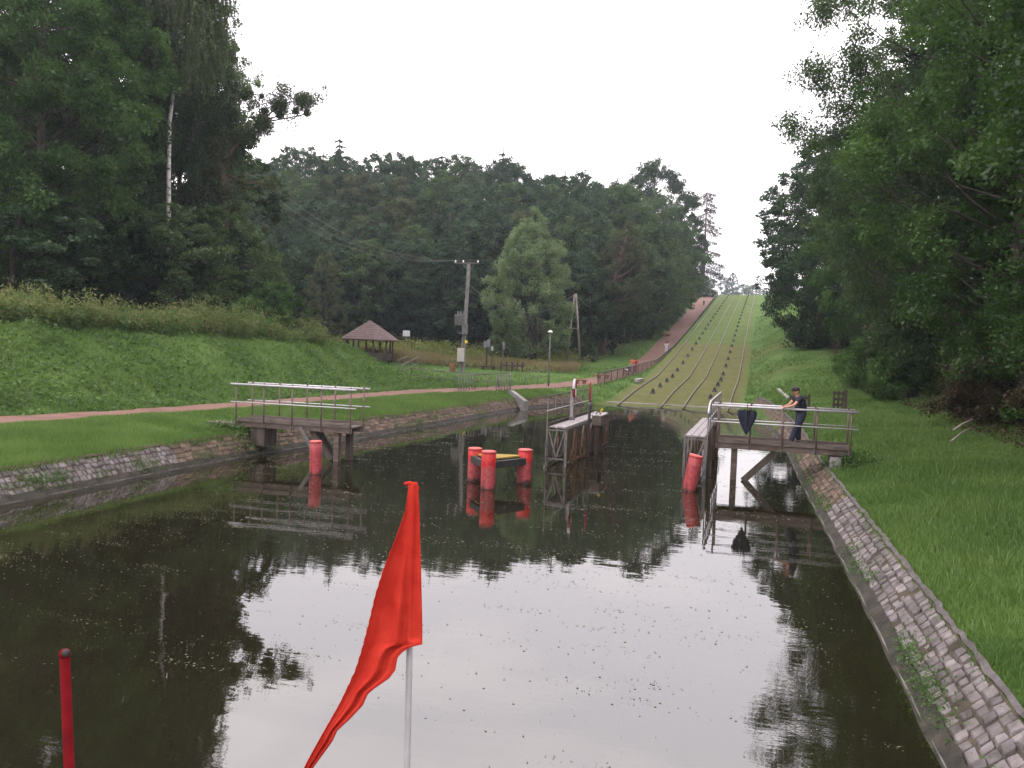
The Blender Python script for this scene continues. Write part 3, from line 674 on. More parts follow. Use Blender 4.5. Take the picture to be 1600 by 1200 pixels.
def conifer_parts(seed, H, Rr, cb, whorls, n_leaf, leaf, tr=.2, droop=.35, sparse=0.0, hang=.25, longb=()):
    rng = np.random.default_rng(seed); mb = MB()
    mb.tube([(0, 0, 0), (0, 0, H * .5), (0, 0, H)], [tr, tr * .6, .07], 8)
    pos, tone = [], []
    wt = []
    for i in range(whorls):
        t = (i + .3 * rng.random()) / whorls; zc = cb * H + t * (H - cb * H) * .98; L = (Rr * (1 - t) ** .8 if not sparse else Rr * (1.15 - .60 * t)) * (1 - .25 * max(0, .12 - t) / .12) + .55
        nb = rng.integers(4, 7) if not sparse else rng.integers(3, 6)
        for j in range(nb):
            az = rng.random() * 6.28; Lb = L * rng.uniform(.6, 1.08)
            wt.append((zc + rng.normal() * .08, az, Lb))
    for z_, az, Lb in longb: wt.append((z_ * H, az, Lb))
    tot = sum(w[2] for w in wt)
    for zc, az, Lb in wt:
        dx, dy = math.cos(az), math.sin(az)
        def q(s): return np.stack([dx * Lb * s, dy * Lb * s, zc - droop * Lb * s ** 1.4 + .12 * Lb * np.maximum(s - .7, 0)], -1)
        ss_ = np.array([0, .35, .7, 1.0]); mb.tube([tuple(k) for k in q(ss_)], [.02 + .018 * Lb, .015 + .014 * Lb, .03 if sparse else .02, .012], 4, False)
        k = int(n_leaf * Lb / tot) + (0 if sparse else 25); s = rng.random(k) ** .75; p = q(s)
        wd = .26 * Lb * (1 - .75 * s) * (1 - sparse * .4)
        side = rng.normal(size=k) * wd * .5
        p[:, 0] += -dy * side; p[:, 1] += dx * side; p[:, 2] -= np.abs(rng.normal(size=k)) * hang * (.3 + .7 * (1 - s)) * min(1.5, Lb * .35) 
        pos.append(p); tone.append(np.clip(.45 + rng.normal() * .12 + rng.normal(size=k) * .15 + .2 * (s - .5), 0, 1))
    pos = np.concatenate(pos); tone = np.concatenate(tone)
    return mb, leaf_quads(rng, pos, leaf, .2, .35, .8), tone

def make_tree(name, label, cat, parts, m, barkm, loc, rz=0, group=None):
    mb, v, tn = parts
    root = thing(name, label, cat, loc, rz, group)
    mb.build('trunk', barkm, root)
    link(bpy.data.objects.new('crown', quads_mesh('crown', v, tn, m)), root)
    return root

# -- forest on the hill: a few kinds, copied tree by tree
kinds = []
specs = [('broad', 101, 17, 5.2, .06, 100, 'blue'), ('broad', 102, 17, 4.6, .10, 90, 'blue'), ('broad', 103, 17, 5.6, .06, 110, 'mid'), ('broad', 104, 17, 4.6, .08, 90, 'dark'),
         ('broad', 105, 17, 5.0, .06, 100, 'blue'), ('con', 106, 18, 3.2, .08, 24, 'dark'), ('con', 107, 18, 3.6, .10, 20, 'blue'), ('broad', 108, 17, 4.8, .08, 90, 'brown')]
LAB = {0: 'blue green broadleaf tree in the dense forest on the hill', 1: 'slender blue green broadleaf tree in the forest on the hill', 2: 'lighter green broadleaf tree in the forest on the hill',
       3: 'dark narrow broadleaf tree in the forest on the hill', 4: 'rounded blue green tree in the forest on the hill', 5: 'dark pointed spruce in the forest on the hill',
       6: 'blue green pointed conifer in the forest on the hill', 7: 'brownish green tree in the forest on the hill'}
GRP = {0: 'blue green forest trees', 1: 'slender forest trees', 2: 'lighter forest trees', 3: 'dark forest trees', 4: 'rounded forest trees', 5: 'forest spruces', 6: 'blue green forest conifers', 7: 'brownish forest trees'}
for i, (k, sd_, H_, R_, cb, nc, m) in enumerate(specs):
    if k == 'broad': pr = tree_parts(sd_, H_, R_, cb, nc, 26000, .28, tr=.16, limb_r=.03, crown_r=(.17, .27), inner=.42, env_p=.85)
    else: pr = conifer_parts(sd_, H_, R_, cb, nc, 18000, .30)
    kinds.append((k, pr, H_, m))
protos = {}
def forest_tree(i, x, y, H, rz, wide=1.0, label=None):
    k, pr, H0, m = kinds[i]; s = H / H0; z = gz(x, y) - .15; w = s * wide
    nm = 'forest_tree' if k == 'broad' else 'conifer_tree'
    if i not in protos:
        r = make_tree(nm, LAB[i], 'tree', pr, fol[m], bark, (x, y, z), rz, GRP[i]); r.scale = (w, w, s); protos[i] = r
    else: r = copy_tree(protos[i], (x, y, z), rz, (w, w, s))
    if label:
        r['label'] = label
        if 'group' in r: del r['group']
    return r
rg = random.Random(8)
def by_px(px, top, D, i, wide=1.0, label=None, hmin=9, hmax=24):
    X_, Y_, zt = Q(px, top, D); H = min(max(zt - gz(X_, Y_), hmin), hmax); return forest_tree(i, X_, Y_, H, rg.random() * 6.28, wide, label)
topline = ([300, 400, 450, 475, 560, 600, 650, 700, 750, 800, 830, 870, 930, 965, 1000, 1040], [245, 240, 226, 228, 238, 234, 236, 234, 246, 245, 258, 264, 272, 262, 258, 280])
# hill crest
for px in np.arange(330, 985, 21):
    by_px(px + rg.uniform(-8, 8), I(px, *topline) + rg.uniform(-6, 11), rg.uniform(136, 146), rg.choice([0, 1, 2, 4, 0, 4, 6]), 1.05)
for px in np.arange(330, 960, 40): by_px(px + rg.uniform(-10, 10), I(px, *topline) + rg.uniform(8, 20), rg.uniform(150, 158), rg.choice([0, 1, 2, 4]), 1.1)
by_px(531, 207, 140, 6, .9, 'conifer with a pointed tip rising highest above the left part of the forest skyline')
by_px(787, 228, 140, 6, .9, 'pointed conifer rising above the middle of the forest skyline')
by_px(884, 256, 128, 5, .8, 'dark slim spruce rising above the forest behind the pale green tree')
# rows further down the hill
for row, (tops, D0, st) in enumerate([((266, 286), 127, 25), ((300, 322), 118, 27), ((332, 358), 110, 29), ((360, 400), 103, 33)]):
    for px in np.arange(335 + 9 * row, 1010 - 22 * row, st):
        t = rg.uniform(*tops) + (12 if px > 800 else 0)
        by_px(px + rg.uniform(-9, 9), t, D0 + rg.uniform(-3, 3), rg.choice([0, 1, 2, 3, 4, 0, 4, 7] if row < 3 else [0, 2, 4, 1, 3]), 1.05 + .1 * rg.random())
by_px(703, 330, 101, 6, 1.1, 'bushy pointed conifer at the forest edge left of the power pole')
by_px(513, 392, 95, 7, .8, 'small sparse brownish tree at the forest edge beyond the thatched shelter')
by_px(380, 386, 62, 5, .8, 'small dark conifer behind the tall weeds below the leaning branch')
# trees along the left of the red path, up the incline
for (px, base, top, D, i, wd) in [(905, 520, 300, 112, 0, 1.0), (935, 515, 330, 116, 2, 1.0), (1018, 500, 345, 128, 2, .9), (1000, 512, 352, 124, 7, .8), (985, 500, 300, 140, 4, 1.1), (1045, 480, 300, 148, 2, 1.0), (1062, 470, 335, 158, 0, .8), (1020, 480, 290, 160, 3, 1.0),
        (1068, 465, 352, 170, 3, .7), (1040, 490, 400, 140, 0, .9), (925, 505, 292, 135, 3, 1.2), (880, 500, 330, 118, 3, 1.1), (960, 500, 283, 150, 4, 1.2), (1050, 468, 392, 152, 2, .9)]:
    by_px(px, top, D, i, wd * 1.05)
# two low shrubs by the path edge
# featured trees
def place(px, py, D, **k):
    x, y, z = Q(px, py, D); return x, y, gz(x, y)
x, y, z = place(829, 556, 92)
make_tree('poplar_tree', 'pale green pyramid shaped tree with several trunks right of the power pole', 'tree',
          tree_parts(201, 17.4, 5.6, .07, 165, 90000, .20, tr=.16, up=.5, flat=1.0, env_p=.68, limb_r=.03, crown_r=(.14, .24), inner=.35, stems=4), fol['lime'], bark, (x, y, z - .1))
x, y, z = place(941, 524, 106)
make_tree('old_tree', 'brownish green tree with a thick leaning trunk left of the red path', 'tree',
          tree_parts(202, 17.5, 5.0, .25, 90, 36000, .20, tr=.42, lean=(.16, 0), limb_r=.12), fol['brown'], bark_red, (x, y, z - .1))
x, y, z = place(1008, 500, 172)
o = make_tree('oak_tree', 'huge dark round topped tree rising highest at the right end of the forest', 'tree',
          tree_parts(203, 31, 9.5, .25, 150, 70000, .36, tr=.4, limb_r=.1, env_p=.9), fol['dark'], bark, (x, y, z - .1))
x, y, z = place(1062, 468, 185)
make_tree('oak_tree', 'dark broad tree beside the bare larch at the head of the incline', 'tree',
          tree_parts(204, 23, 5.2, .28, 80, 24000, .34, tr=.35, limb_r=.12), fol['dark'], bark_red, (x, y, z - .1))
x, y, z = place(1098, 456, 222)
make_tree('larch_tree', 'tall nearly bare larch with drooping branches on the skyline beside the incline', 'tree',
          conifer_parts(205, 31.0, 5.2, .20, 17, 24000, .36, tr=.50, droop=.30, sparse=1.0, hang=1.0, longb=((.25, .1, 8.0), (.26, 3.3, 5.2), (.24, 2.9, 4.6), (.28, .5, 6.0))), fol['larch'], bark_red, (x, y, z - .1))
for (px, D, H_, w, lab) in ((1073, 300, 9, 1.5, 'a'), (1088, 420, 11, 1.5, 'b'), (1128, 520, 13, 1.6, 'distant pale hazy tree on the skyline beyond the head of the incline'), (1143, 540, 17, .7, 'distant slim hazy tree on the skyline beyond the head of the incline'),
        (1163, 560, 9.5, 2.2, 'low distant hazy tree on the skyline behind the incline'), (1176, 570, 9, 2.2, 'low distant hazy tree on the skyline by the dark tree on the right')):
    x, y, _z = Q(px, 470, D)
    r = forest_tree(4 if H_ > 10 else 2, x, y, H_ + {300: 2, 420: 5}.get(D, 7.5), px, w, {'a': 'grey green bush far behind the foot of the bare larch', 'b': 'pale bush right behind the white fence at the head of the incline'}.get(lab, lab))
# -- left wood
LB = [(18, 44, 28, 5.4, .10, 'near', 'leafy dark green tree at the far left edge of the picture'), (95, 50, 31, 5.6, .12, 'near', 'tall leafy tree second from the left edge above the weeds'),
      (170, 55, 32, 5.4, .10, 'dark', 'dark tall tree left of the white birch trunk'), (292, 61, 33, 3.3, .08, 'dark', 'dark tree right of the white birch trunk'),
      (218, 66, 36, 5.8, .10, 'near', 'tree standing behind the white birch trunk')]
lt = tree_parts(301, 30, 5.8, .05, 210, 170000, .18, tr=.28, limb_r=.04, crown_r=(.16, .30), inner=.12, env_p=.85); lt2 = tree_parts(302, 30, 5.6, .05, 200, 160000, .18, tr=.28, limb_r=.04, crown_r=(.16, .31), inner=.12, env_p=.85)
protoL = {}
for n_, (px, D, H_, R_, cb, m, lab) in enumerate(LB):
    x, y, z = place(px, 470, D); key = (n_ % 2, m)
    if key not in protoL: protoL[key] = make_tree('broadleaf_tree', lab, 'tree', (lt, lt2)[n_ % 2], fol[m], bark, (x, y, z - .1), rg.random() * 6); protoL[key].scale = (R_ / 5.4, R_ / 5.4, H_ / 30)
    else: copy_tree(protoL[key], (x, y, z - .1), rg.random() * 6, (R_ / 5.4, R_ / 5.4, H_ / 30), lab)
x, y, z = place(266, 455, 54)
make_tree('birch_tree', 'tall birch with a bare white trunk and hanging veils of fine leaves', 'tree',
          tree_parts(303, 31, 4.3, .60, 80, 26000, .13, tr=.17, limb_r=.04, flat=.6, strands=26, env_p=.9, wand=.012), fol['birch'], birchbark, (x, y, z - .1))
x, y, z = place(350, 470, 66)
make_tree('poplar_tree', 'sunlit pale green tree at the right edge of the left wood', 'tree',
          tree_parts(304, 24.5, 3.2, .40, 80, 34000, .15, tr=.3, crown_r=(.14, .26)), fol['lime'], bark_red, (x, y, z - .1))
for (px, D, H_, w, i, lab) in ((-60, 56, 24, 1.3, 3, 'dark filler tree at the left edge behind the front row'), (60, 66, 27, 1.4, 3, 'dark tree in the second row of the left wood behind the gap'), (140, 70, 27, 1.4, 0, 'blue green tree in the second row of the left wood'), (280, 72, 25, 1.3, 3, 'dark tree in the second row right of the birch'),
        (335, 60, 10, 1.5, 2, 'low bushy tree under the right edge of the left wood'), (300, 55, 9, 1.5, 3, 'low dark bushy tree below the birch trunk'), (262, 49.5, 8.3, 1.5, 2, 'low bushy tree hiding the foot of the birch trunk'), (235, 52, 8, 1.7, 3, 'low dark bushy tree left below the birch trunk'), (160, 49, 8.5, 1.7, 3, 'low dark bushy tree behind the weeds at left centre'), (90, 46, 8, 1.8, 3, 'low dark bushy tree behind the weeds near the left edge'),
        (20, 42, 8, 1.8, 0, 'low bushy tree behind the weeds at the left edge'), (346, 78, 12, 1.1, 2, 'fresh green tree beside the hanging branch tip'), (316, 84, 16, 1.2, 2, 'fresh green tree behind the dark tree of the left wood'),
        (205, 80, 24, 1.5, 3, 'shadowy tree deep in the left wood'), (0, 75, 26, 1.5, 3, 'shadowy tree deep in the wood at the left edge')):
    x, y, z = place(px, 470, D); forest_tree(i, x, y, H_, px, w, lab)
# leaning limb with mistletoe, belonging to an old poplar
x0, y0, z0 = place(348, 470, 61); old = thing('old_poplar', 'old leaning poplar whose bare limb carries balls of mistletoe against the sky', 'tree', (x0, y0, z0))
def loc(px, py, D=61.0): a_ = Q(px, py, D); return (a_[0] - x0, a_[1] - y0, a_[2] - z0)
mb = MB(); mb.tube([(0, 0, -.2), loc(352, 380), loc(350, 300), loc(346, 258)], [.36, .3, .24, .22], 8)
mb.tube([loc(346, 258), loc(362, 236), loc(383, 212), loc(405, 192), loc(428, 172)], [.2, .17, .14, .10, .06], 7)
for a_ in ([(428, 172), (445, 162), (470, 156), (490, 150)], [(405, 192), (430, 188), (462, 182), (485, 176), (502, 173)], [(415, 187), (440, 180), (470, 176)], [(408, 190), (404, 165), (396, 148)], [(383, 212), (372, 190), (375, 160), (385, 145)],
           [(350, 300), (375, 288), (400, 286), (430, 292)], [(350, 318), (362, 318), (378, 345)], [(348, 270), (372, 280), (398, 284), (420, 280)], [(428, 172), (440, 150), (448, 140)]):
    mb.tube([loc(p[0], p[1], 61 + i * .3) for i, p in enumerate(a_)], list(np.linspace(.07, .02, len(a_))), 5)
mb.build('trunk', bark_red, old)
rn = np.random.default_rng(9); pos = []
for (px, py, r, n_) in ((440, 140, 12, 260), (452, 150, 12, 160), (488, 158, 12, 220), (500, 150, 9, 60), (400, 160, 10, 120), (340, 170, 20, 1800), (350, 205, 14, 800), (342, 225, 16, 1300), (455, 185, 16, 150), (392, 226, 9, 120), (336, 260, 16, 1400), (345, 300, 16, 1200),
                        (385, 288, 8, 160), (420, 287, 9, 220), (368, 320, 9, 500), (374, 345, 8, 500), (507, 138, 4, 30), (420, 160, 14, 200), (330, 120, 26, 1500), (360, 140, 18, 700)):
    c = np.array(loc(px, py)); pos.append(c + rn.normal(size=(int(n_ * 1.7), 3)) * r * .0488 * .62)
pos = np.concatenate(pos)
pos2 = np.concatenate([np.array(loc(px, py)) + rn.normal(size=(n_, 3)) * r * .0488 * .5 for px, py, r, n_ in ((364, 118, 18, 1100), (380, 140, 15, 700), (392, 165, 10, 260), (368, 180, 16, 1000), (354, 210, 15, 900), (350, 235, 10, 400), (350, 95, 16, 900), (356, 160, 18, 1200), (405, 120, 7, 90), (345, 60, 14, 700))])
link(bpy.data.objects.new('upper_crown', quads_mesh('upper_crown', leaf_quads(rn, pos2, .17, .3, .6), np.clip(.4 + .2 * rn.normal(size=len(pos2)), 0, 1), fol['lime'])), old)
link(bpy.data.objects.new('crown', quads_mesh('crown', leaf_quads(rn, pos, .17, .3, .6), np.clip(.6 + .2 * rn.normal(size=len(pos)), 0, 1), fol['brown'])), old)
for n_, (px, py, r, lab) in enumerate(((474, 158, .76, 'large round mistletoe ball nearest the tip of the leaning limb'), (437, 165, .74, 'round mistletoe ball on the middle of the leaning limb'), (411, 196, .86, 'largest mistletoe ball on the leaning limb'),
        (388, 213, .95, 'wide mistletoe clump where the leaning limb thickens'), (386, 147, .45, 'small mistletoe ball in the pale leaves above the limb'), (409, 150, .2, 'tiny mistletoe ball on an upright twig'),
        (437, 180, .33, 'small mistletoe ball hanging below the middle ball'), (480, 177, .30, 'small mistletoe ball on the outer lower twig'), (413, 174, .33, 'small mistletoe ball above the largest ball'), (462, 174, .28, 'small loose mistletoe between the two outer twigs'))):
    a_ = Q(px, py, 61.0); k = int(5600 * r ** 1.7); d = unit(rn, k) * (rn.random((k, 1)) ** .7) * r * (1 + .12 * rn.random((k, 1)))
    o = link(bpy.data.objects.new('mistletoe', quads_mesh('mistletoe', leaf_quads(rn, d, .15, .2, .4), np.clip(.4 + .2 * rn.normal(size=k), 0, 1), fol['mistle']))); o.location = a_; tag(o, lab, 'mistletoe')
# bushes behind the weeds
def bush(px, D, H_, R_, m, lab, seed, leaf=.13, n_=14000, base=None):
    x, y, z = place(px, 480, D); return make_tree('bush', lab, 'bush', tree_parts(seed, H_, R_, .02, 40, n_, leaf, tr=.05, limb_r=.03, inner=.05, crown_r=(.22, .4)), fol[m], bark, (x, y, z - .2))
bush(430, 54, 4.2, 2.3, 'near', 'round green bush rising behind the tall weeds', 401)
bush(385, 50, 2.7, 2.2, 'near', 'low fresh green bush among the tall weeds', 402)
bush(480, 55, 2.0, 1.6, 'tall', 'pale bush at the right end of the tall weeds', 403, .12, 9000)
bush(790, 94, 3.6, 2.6, 'lime', 'low spreading bush left of the pale green tree', 404, .2, 7000)
bush(912, 100, 3.4, 2.0, 'mid', 'dark green bush behind the leaning double pole', 405, .2, 6000)
bush(1000, 128, 4.5, 2.6, 'blue', 'bush beside the upper wooden pole', 406, .25, 5000)
bush(1085, 212, 5.0, 5.5, 'dark', 'dark hedge like bush at the foot of the bare larch', 407, .3, 6000)
bush(1102, 236, 5.2, 3.0, 'far', 'pale hazy bush behind the white fence', 408, .3, 4000)
# -- right wood
RT = [ # x, y, H, R, crown base, seed, mat, leaf, n, label
 (9.8, 17.5, 19, 6.2, .16, 501, 'oak', .13, 120000, 'dark oak overhanging the top right corner of the picture'),
 (10.6, 25.5, 25, 5.8, .05, 502, 'near', .13, 120000, 'broad leafy tree with drooping boughs behind the footbridge on the right'),
 (9.4, 33.5, 28, 5.9, .04, 503, 'near', .14, 110000, 'bright green tree in the middle of the right wood'),
 (7.6, 47, 26, 7.6, .05, 504, 'mid', .15, 120000, 'pale green tree of the right wood with leafy branches reaching out over the canal'),
 (9.8, 57, 26, 6.0, .05, 505, 'mid', .18, 70000, 'tall green tree beyond the two slatted gates'),
 (8.6, 71, 23, 5.4, .06, 506, 'near', .20, 50000, 'green tree between the gates and the dark tree')]
for (x, y, H_, R_, cb, sd_, m, lf, n_, lab) in RT:
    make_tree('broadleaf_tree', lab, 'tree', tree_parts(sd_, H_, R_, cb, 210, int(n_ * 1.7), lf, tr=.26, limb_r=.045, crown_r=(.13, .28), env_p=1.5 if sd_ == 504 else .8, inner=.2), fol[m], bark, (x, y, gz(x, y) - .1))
make_tree('oak_tree', 'very dark tree whose low crown hangs beside the rails of the incline', 'tree', tree_parts(507, 21, 6.6, .02, 150, 90000, .22, tr=.3, limb_r=.05, env_p=.75, crown_r=(.18,.32), inner=.1), fol['dark'], bark, (5.0, 93, gz(5.0, 93) - .2))
for n_, (x, y, H_, w, i, lab) in enumerate(((16, 22, 20, 1.4, 3, 'dark tree behind the oak at the right edge'), (16, 33, 22, 1.5, 3, 'dark tree in the second row behind the footbridge'), (15.5, 45, 24, 1.4, 0, 'blue green tree in the second row of the right wood'), (16, 60, 25, 1.4, 3, 'dark tree in the second row beyond the gates'),
        (13, 82, 25, 1.4, 0, 'blue green tree behind the very dark tree'), (8.5, 105, 25, 1.3, 3, 'dark tree further up beside the incline'), (9, 120, 26, 1.3, 0, 'tree furthest up along the right side of the incline'), (14, 14, 17, 1.5, 3, 'dark tree outside the right edge behind the oak'), (22, 28, 24, 1.6, 3, 'tree deep in the right wood behind the footbridge'), (23, 42, 26, 1.6, 3, 'tree deep in the right wood beyond the footbridge'))):
    forest_tree(i, x, y, H_, n_ * 1.7, w, lab)
for n_, (x, y, H_, R_, lab) in enumerate(((9.4, 21, 2.6, 2.0, 'low shrub under the dark trees near the right edge'), (9.4, 28, 2.4, 2.2, 'low shrub under the trees right of the footbridge'), (8.6, 36, 2.4, 2.2, 'low shrub at the wood edge behind the footbridge end'), (6.6, 47, 2.8, 2.2, 'low shrub behind the right hand slatted gate'), (6.3, 58, 3.4, 2.4, 'low shrub at the wood edge beyond the gates'))):
    make_tree('shrub', lab, 'shrub', tree_parts(600 + n_, H_, R_, .02, 30, 9000, .12, tr=.04, limb_r=.02, inner=.05, crown_r=(.25, .4)), fol['near' if n_ > 2 else 'litter'], bark, (x, y, gz(x, y) - .2))
# ------------------------------------------------------------------ footbridges
def V(*a): return Vector(a)
def footbridge(xa, xb, yf, yb, zd, label, side):
    """deck along x from xa (water end) to xb (bank end); posts, two railings, legs, brace, abutment"""
    root = thing('footbridge', label, 'footbridge', (0, 0, 0))
    sgn = 1 if xb > xa else -1; L = abs(xb - xa); X0, X1 = min(xa, xb), max(xa, xb); yc = (yf + yb) / 2; W = yb - yf
    d = MB(); rgb = random.Random(4); n = int(W / .2)
    for k in range(n):
        y = yf + .03 + (k + .5) * (W - .06) / n; d.box(((X0 + X1) / 2, y, zd - .02 + rgb.uniform(-.006, .006)), (L, (W - .06) / n - .014, .045))
    d.build('deck_planks', plank, root, bevel=.004)
    e = MB(); e.box(((X0 + X1) / 2, yf - .02, zd + .04), (L, .045, .15)); e.box(((X0 + X1) / 2, yb + .02, zd + .04), (L, .045, .15)); e.build('toe_board', plank, root, bevel=.004)
    b = MB()
    for y in (yf + .06, yb - .06): b.box(((X0 + X1) / 2, y, zd - .13), (L - .06, .12, .17))
    b.build('beam', beam, root, bevel=.006)
    for yy, s in ((yf, -1), (yb, 1)):
        r = MB(); o = s * .075
        z1 = zd + (1.13 if side > 0 else 1.22)
        r.tube([(X0 - .18, yy + o, z1), (X1 + .18, yy + o, z1)], .034, 10)
        r.tube([(X0 - .18, yy + o, zd + .62), (X1 + .18, yy + o, zd + .62)], .019, 8)
        rl = r.build('handrail', steel, root)
        for k in range(5):
            x = X0 + .02 + (L - .04) * k / 4
            p = MB(); p.tube([(x, yy + o - s * .03, zd - .22), (x, yy + o - s * .03, z1 + .045)], .026, 8); p.sphere((x, yy + o - s * .03, z1 + .05), .034, 6)
            p.build('rail_post', post_brown, root)
            c = MB(); c.box((x, yy + o - s * .05, zd - .13), (.09, .06, .14)); c.build('bracket', steel_mid, root)
    xw = xa + sgn * .55
    if side > 0:
        MB().box((xw, yf + .25, (zd - .2 - 1.5) / 2), (.19, .19, zd - .21 + 1.5)).build('support_leg', beam, root, bevel=.008)
        MB().bar((xw + .30, yf + .12, -.02), (xw + 1.25, yf + .12, zd - .22), .20, .10, up=(0, 1, 0)).build('brace', timber, root, bevel=.006)
    else:
        MB().box((xw - .02, yf + .15, (zd - .2 - 1.5) / 2), (.19, .19, zd - .21 + 1.5)).build('support_leg', beam, root, bevel=.008)
        MB().box((xw + .16, yb - .2, (zd - .2 - 1.5) / 2), (.19, .19, zd - .21 + 1.5)).build('support_leg', timber, root, bevel=.008)
        MB().bar((xw - .22, yf + .15, 0.02), (xw - .98, yf + .15, zd - .2), .17, .10, up=(0, 1, 0)).build('brace', timber, root, bevel=.006)
        MB().bar((xw - .30, yb - .2, .02), (xw - 1.05, yb - .2, zd - .2), .17, .10, up=(0, 1, 0)).build('brace', timber, root, bevel=.006)
        MB().bar((xw - 1.30, yf - .02, zd - .10), (xw - .82, yf - .02, .35), (.13), .07, up=(0, 1, 0)).build('hanging_board', steel_mid, root, bevel=.004)
    return root
DL, DR = 1.15, 1.20
xl0, yl0 = P(369, 656, DL); xl1, yl1 = P(549, 668, DL)
lb = footbridge(0, -abs(xl1 - xl0), 0, .85, DL, 'small steel railed footbridge reaching out from the left bank on dark timber legs', -1)
lb.location = (xl1, yl1, 0); lb.rotation_euler = (0, 0, math.atan2(yl0 - yl1, xl0 - xl1) + math.pi)
def lbp(x, y, z):  # a point given in the left bridge's own axes
    a_ = lb.rotation_euler[2]; return (xl1 + x * math.cos(a_) - y * math.sin(a_), yl1 + x * math.sin(a_) + y * math.cos(a_), z)
ab = MB().box((-3.50, .42, .66), (.55, .75, .72)); ab  .build('abutment', timber, lb, bevel=.02)
MB().box((-4.95, .42, DL - .16), (1.2, .7, .05)).build('landing_slab', plank, lb)
YB = 26.0
rb = footbridge(-1.33, 2.60, YB, YB + .95, DR, 'footbridge with pale handrails from the right bank to the jetty where a man stands', 1)
MB().box((2.2, YB + .45, DR - .66), (.34, .8, .80)).build('abutment', concrete, rb, bevel=.02)
# small earth landing at the bridge ends comes from the ground itself; a tuft hides the joint
def tuft(x, y, r, n, h, nm, label, m='weed', seed=1):
    rg_ = np.random.default_rng(seed); d = rg_.normal(size=(n, 2)) * r * .5; xx, yy = x + d[:, 0], y + d[:, 1]; zz = ground(xx, yy)
    pos = np.stack([xx, yy, zz + rg_.random(n) * h * np.exp(-(d ** 2).sum(1) / r ** 2)], 1)
    me_ = quads_mesh(nm, np.concatenate([leaf_quads(rg_, pos, .085, .5, .45)]), np.clip(.4 + .25 * rg_.normal(size=n), 0, 1), fol[m]); return stuff(me_, nm, label, 'weeds')
tuft(2.7, 26.2, .8, 1500, .55, 'weed_tuft', 'dark weeds growing over the landing end of the right footbridge', 'weed', 3)
a_ = lbp(-4.2, -.3, 0); tuft(a_[0], a_[1], 1.2, 1700, .75, 'weed_tuft', 'tall weeds beside the dark abutment of the left footbridge', 'weed', 4)
a_ = lbp(-3.1, 0.9, 0); tuft(a_[0], a_[1], .5, 500, .7, 'weed_tuft', 'tall weed clump on the stones below the left footbridge', 'weed', 5)

# ------------------------------------------------------------------ lattice jetties
def jetty(x0, x1, y0, y1, z, rail_side, label):
    root = thing('jetty', label, 'jetty', (0, 0, 0))
    rgb = random.Random(7); W = x1 - x0
    d = MB(); n = 3
    for k in range(n): d.box((x0 + (k + .5) * W / n, (y0 + y1) / 2, z - .02), (W / n - .015, y1 - y0, .05))
    d.build('deck_planks', plank_grey, root, bevel=.004)
    for x in (x0, x1):
        b = MB(); b.box((x, (y0 + y1) / 2, z - .09), (.06, y1 - y0 - .1, .08)); b.build('deck_beam', steel_mid, root)
        f = MB(); N_ = 5
        for k in range(N_):
            ya, yb_ = y0 + (y1 - y0) * k / N_, y0 + (y1 - y0) * (k + 1) / N_; ym = (ya + yb_) / 2
            f.bar((x, ya + .04, z - .14), (x, ym, .12), .045, .045); f.bar((x, yb_ - .04, z - .14), (x, ym, .12), .045, .045)
        f.bar((x, y0 + .05, .10), (x, y1 - .05, .10), .06, .05)
        f.build('side_lattice', steel_mid if x == x0 else rust, root)
        for k in range(N_ + 1):
            y = y0 + .04 + (y1 - y0 - .08) * k / N_
            MB().box((x, y, (z - .13 - 1.3) / 2), (.075, .075, z - .13 + 1.3)).build('leg', steel_mid if k == 0 else rust, root)
    for y in (y0 + .04, y1 - .04):
        f = MB(); xm = (x0 + x1) / 2
        f.bar((x0 + .05, y, z - .15), (xm, y, .28), .05, .04, up=(0, 1, 0)); f.bar((x1 - .05, y, z - .15), (xm, y, .28), .05, .04, up=(0, 1, 0)); f.bar((x0, y, .25), (x1, y, .25), .04, .05, up=(0, 1, 0)); f.bar((x0, y, z - .12), (x1, y, z - .12), .05, .07, up=(0, 1, 0))
        f.build('end_lattice', steel_mid, root)
    # tangle of weed and rope hanging on the legs near the water
    rg_ = np.random.default_rng(int(abs(x0) * 10)); n_ = 1100
    pos = np.stack([np.where(rg_.random(n_) < .5, x0, x1) + rg_.normal(size=n_) * .05, rg_.uniform(y0, y1, n_), rg_.random(n_) ** 1.5 * .6], 1)
    v = blade_verts(rg_, pos[:, 0], pos[:, 1], pos[:, 2], .25 + .25 * rg_.random(n_), .015, .8)
    link(bpy.data.objects.new('hanging_weed', quads_mesh('hanging_weed', v, rg_.random(n_), fol['litter'], 3)), root)
    xr = x0 if rail_side < 0 else x1
    return root, xr
jl, xr = jetty(-6.82, -6.17, 25.8, 33.3, 1.34, -1, 'narrow lattice jetty in mid canal with a thin railing and a lifebuoy post')
r = MB(); zt = 1.34
r.tube([(xr, 25.7, zt + 1.02), (xr, 32.9, zt + 1.02)], .02, 8); jr = r.build('handrail', steel_mid, jl)
MB().tube([(xr, 25.7, zt + .52), (xr, 32.9, zt + .52)], .017, 8).build('handrail', steel, jl)
for k in range(8):
    y = 25.8 + k * 1.02; MB().tube([(xr, y, zt - .05 if k else -.3), (xr, y, zt + 1.03)], .018, 6).build('rail_post', steel_mid, jl)
MB().box((xr + .05, 29.4, zt + .05), (.05, 7.3, .13)).build('toe_board', timber, jl)
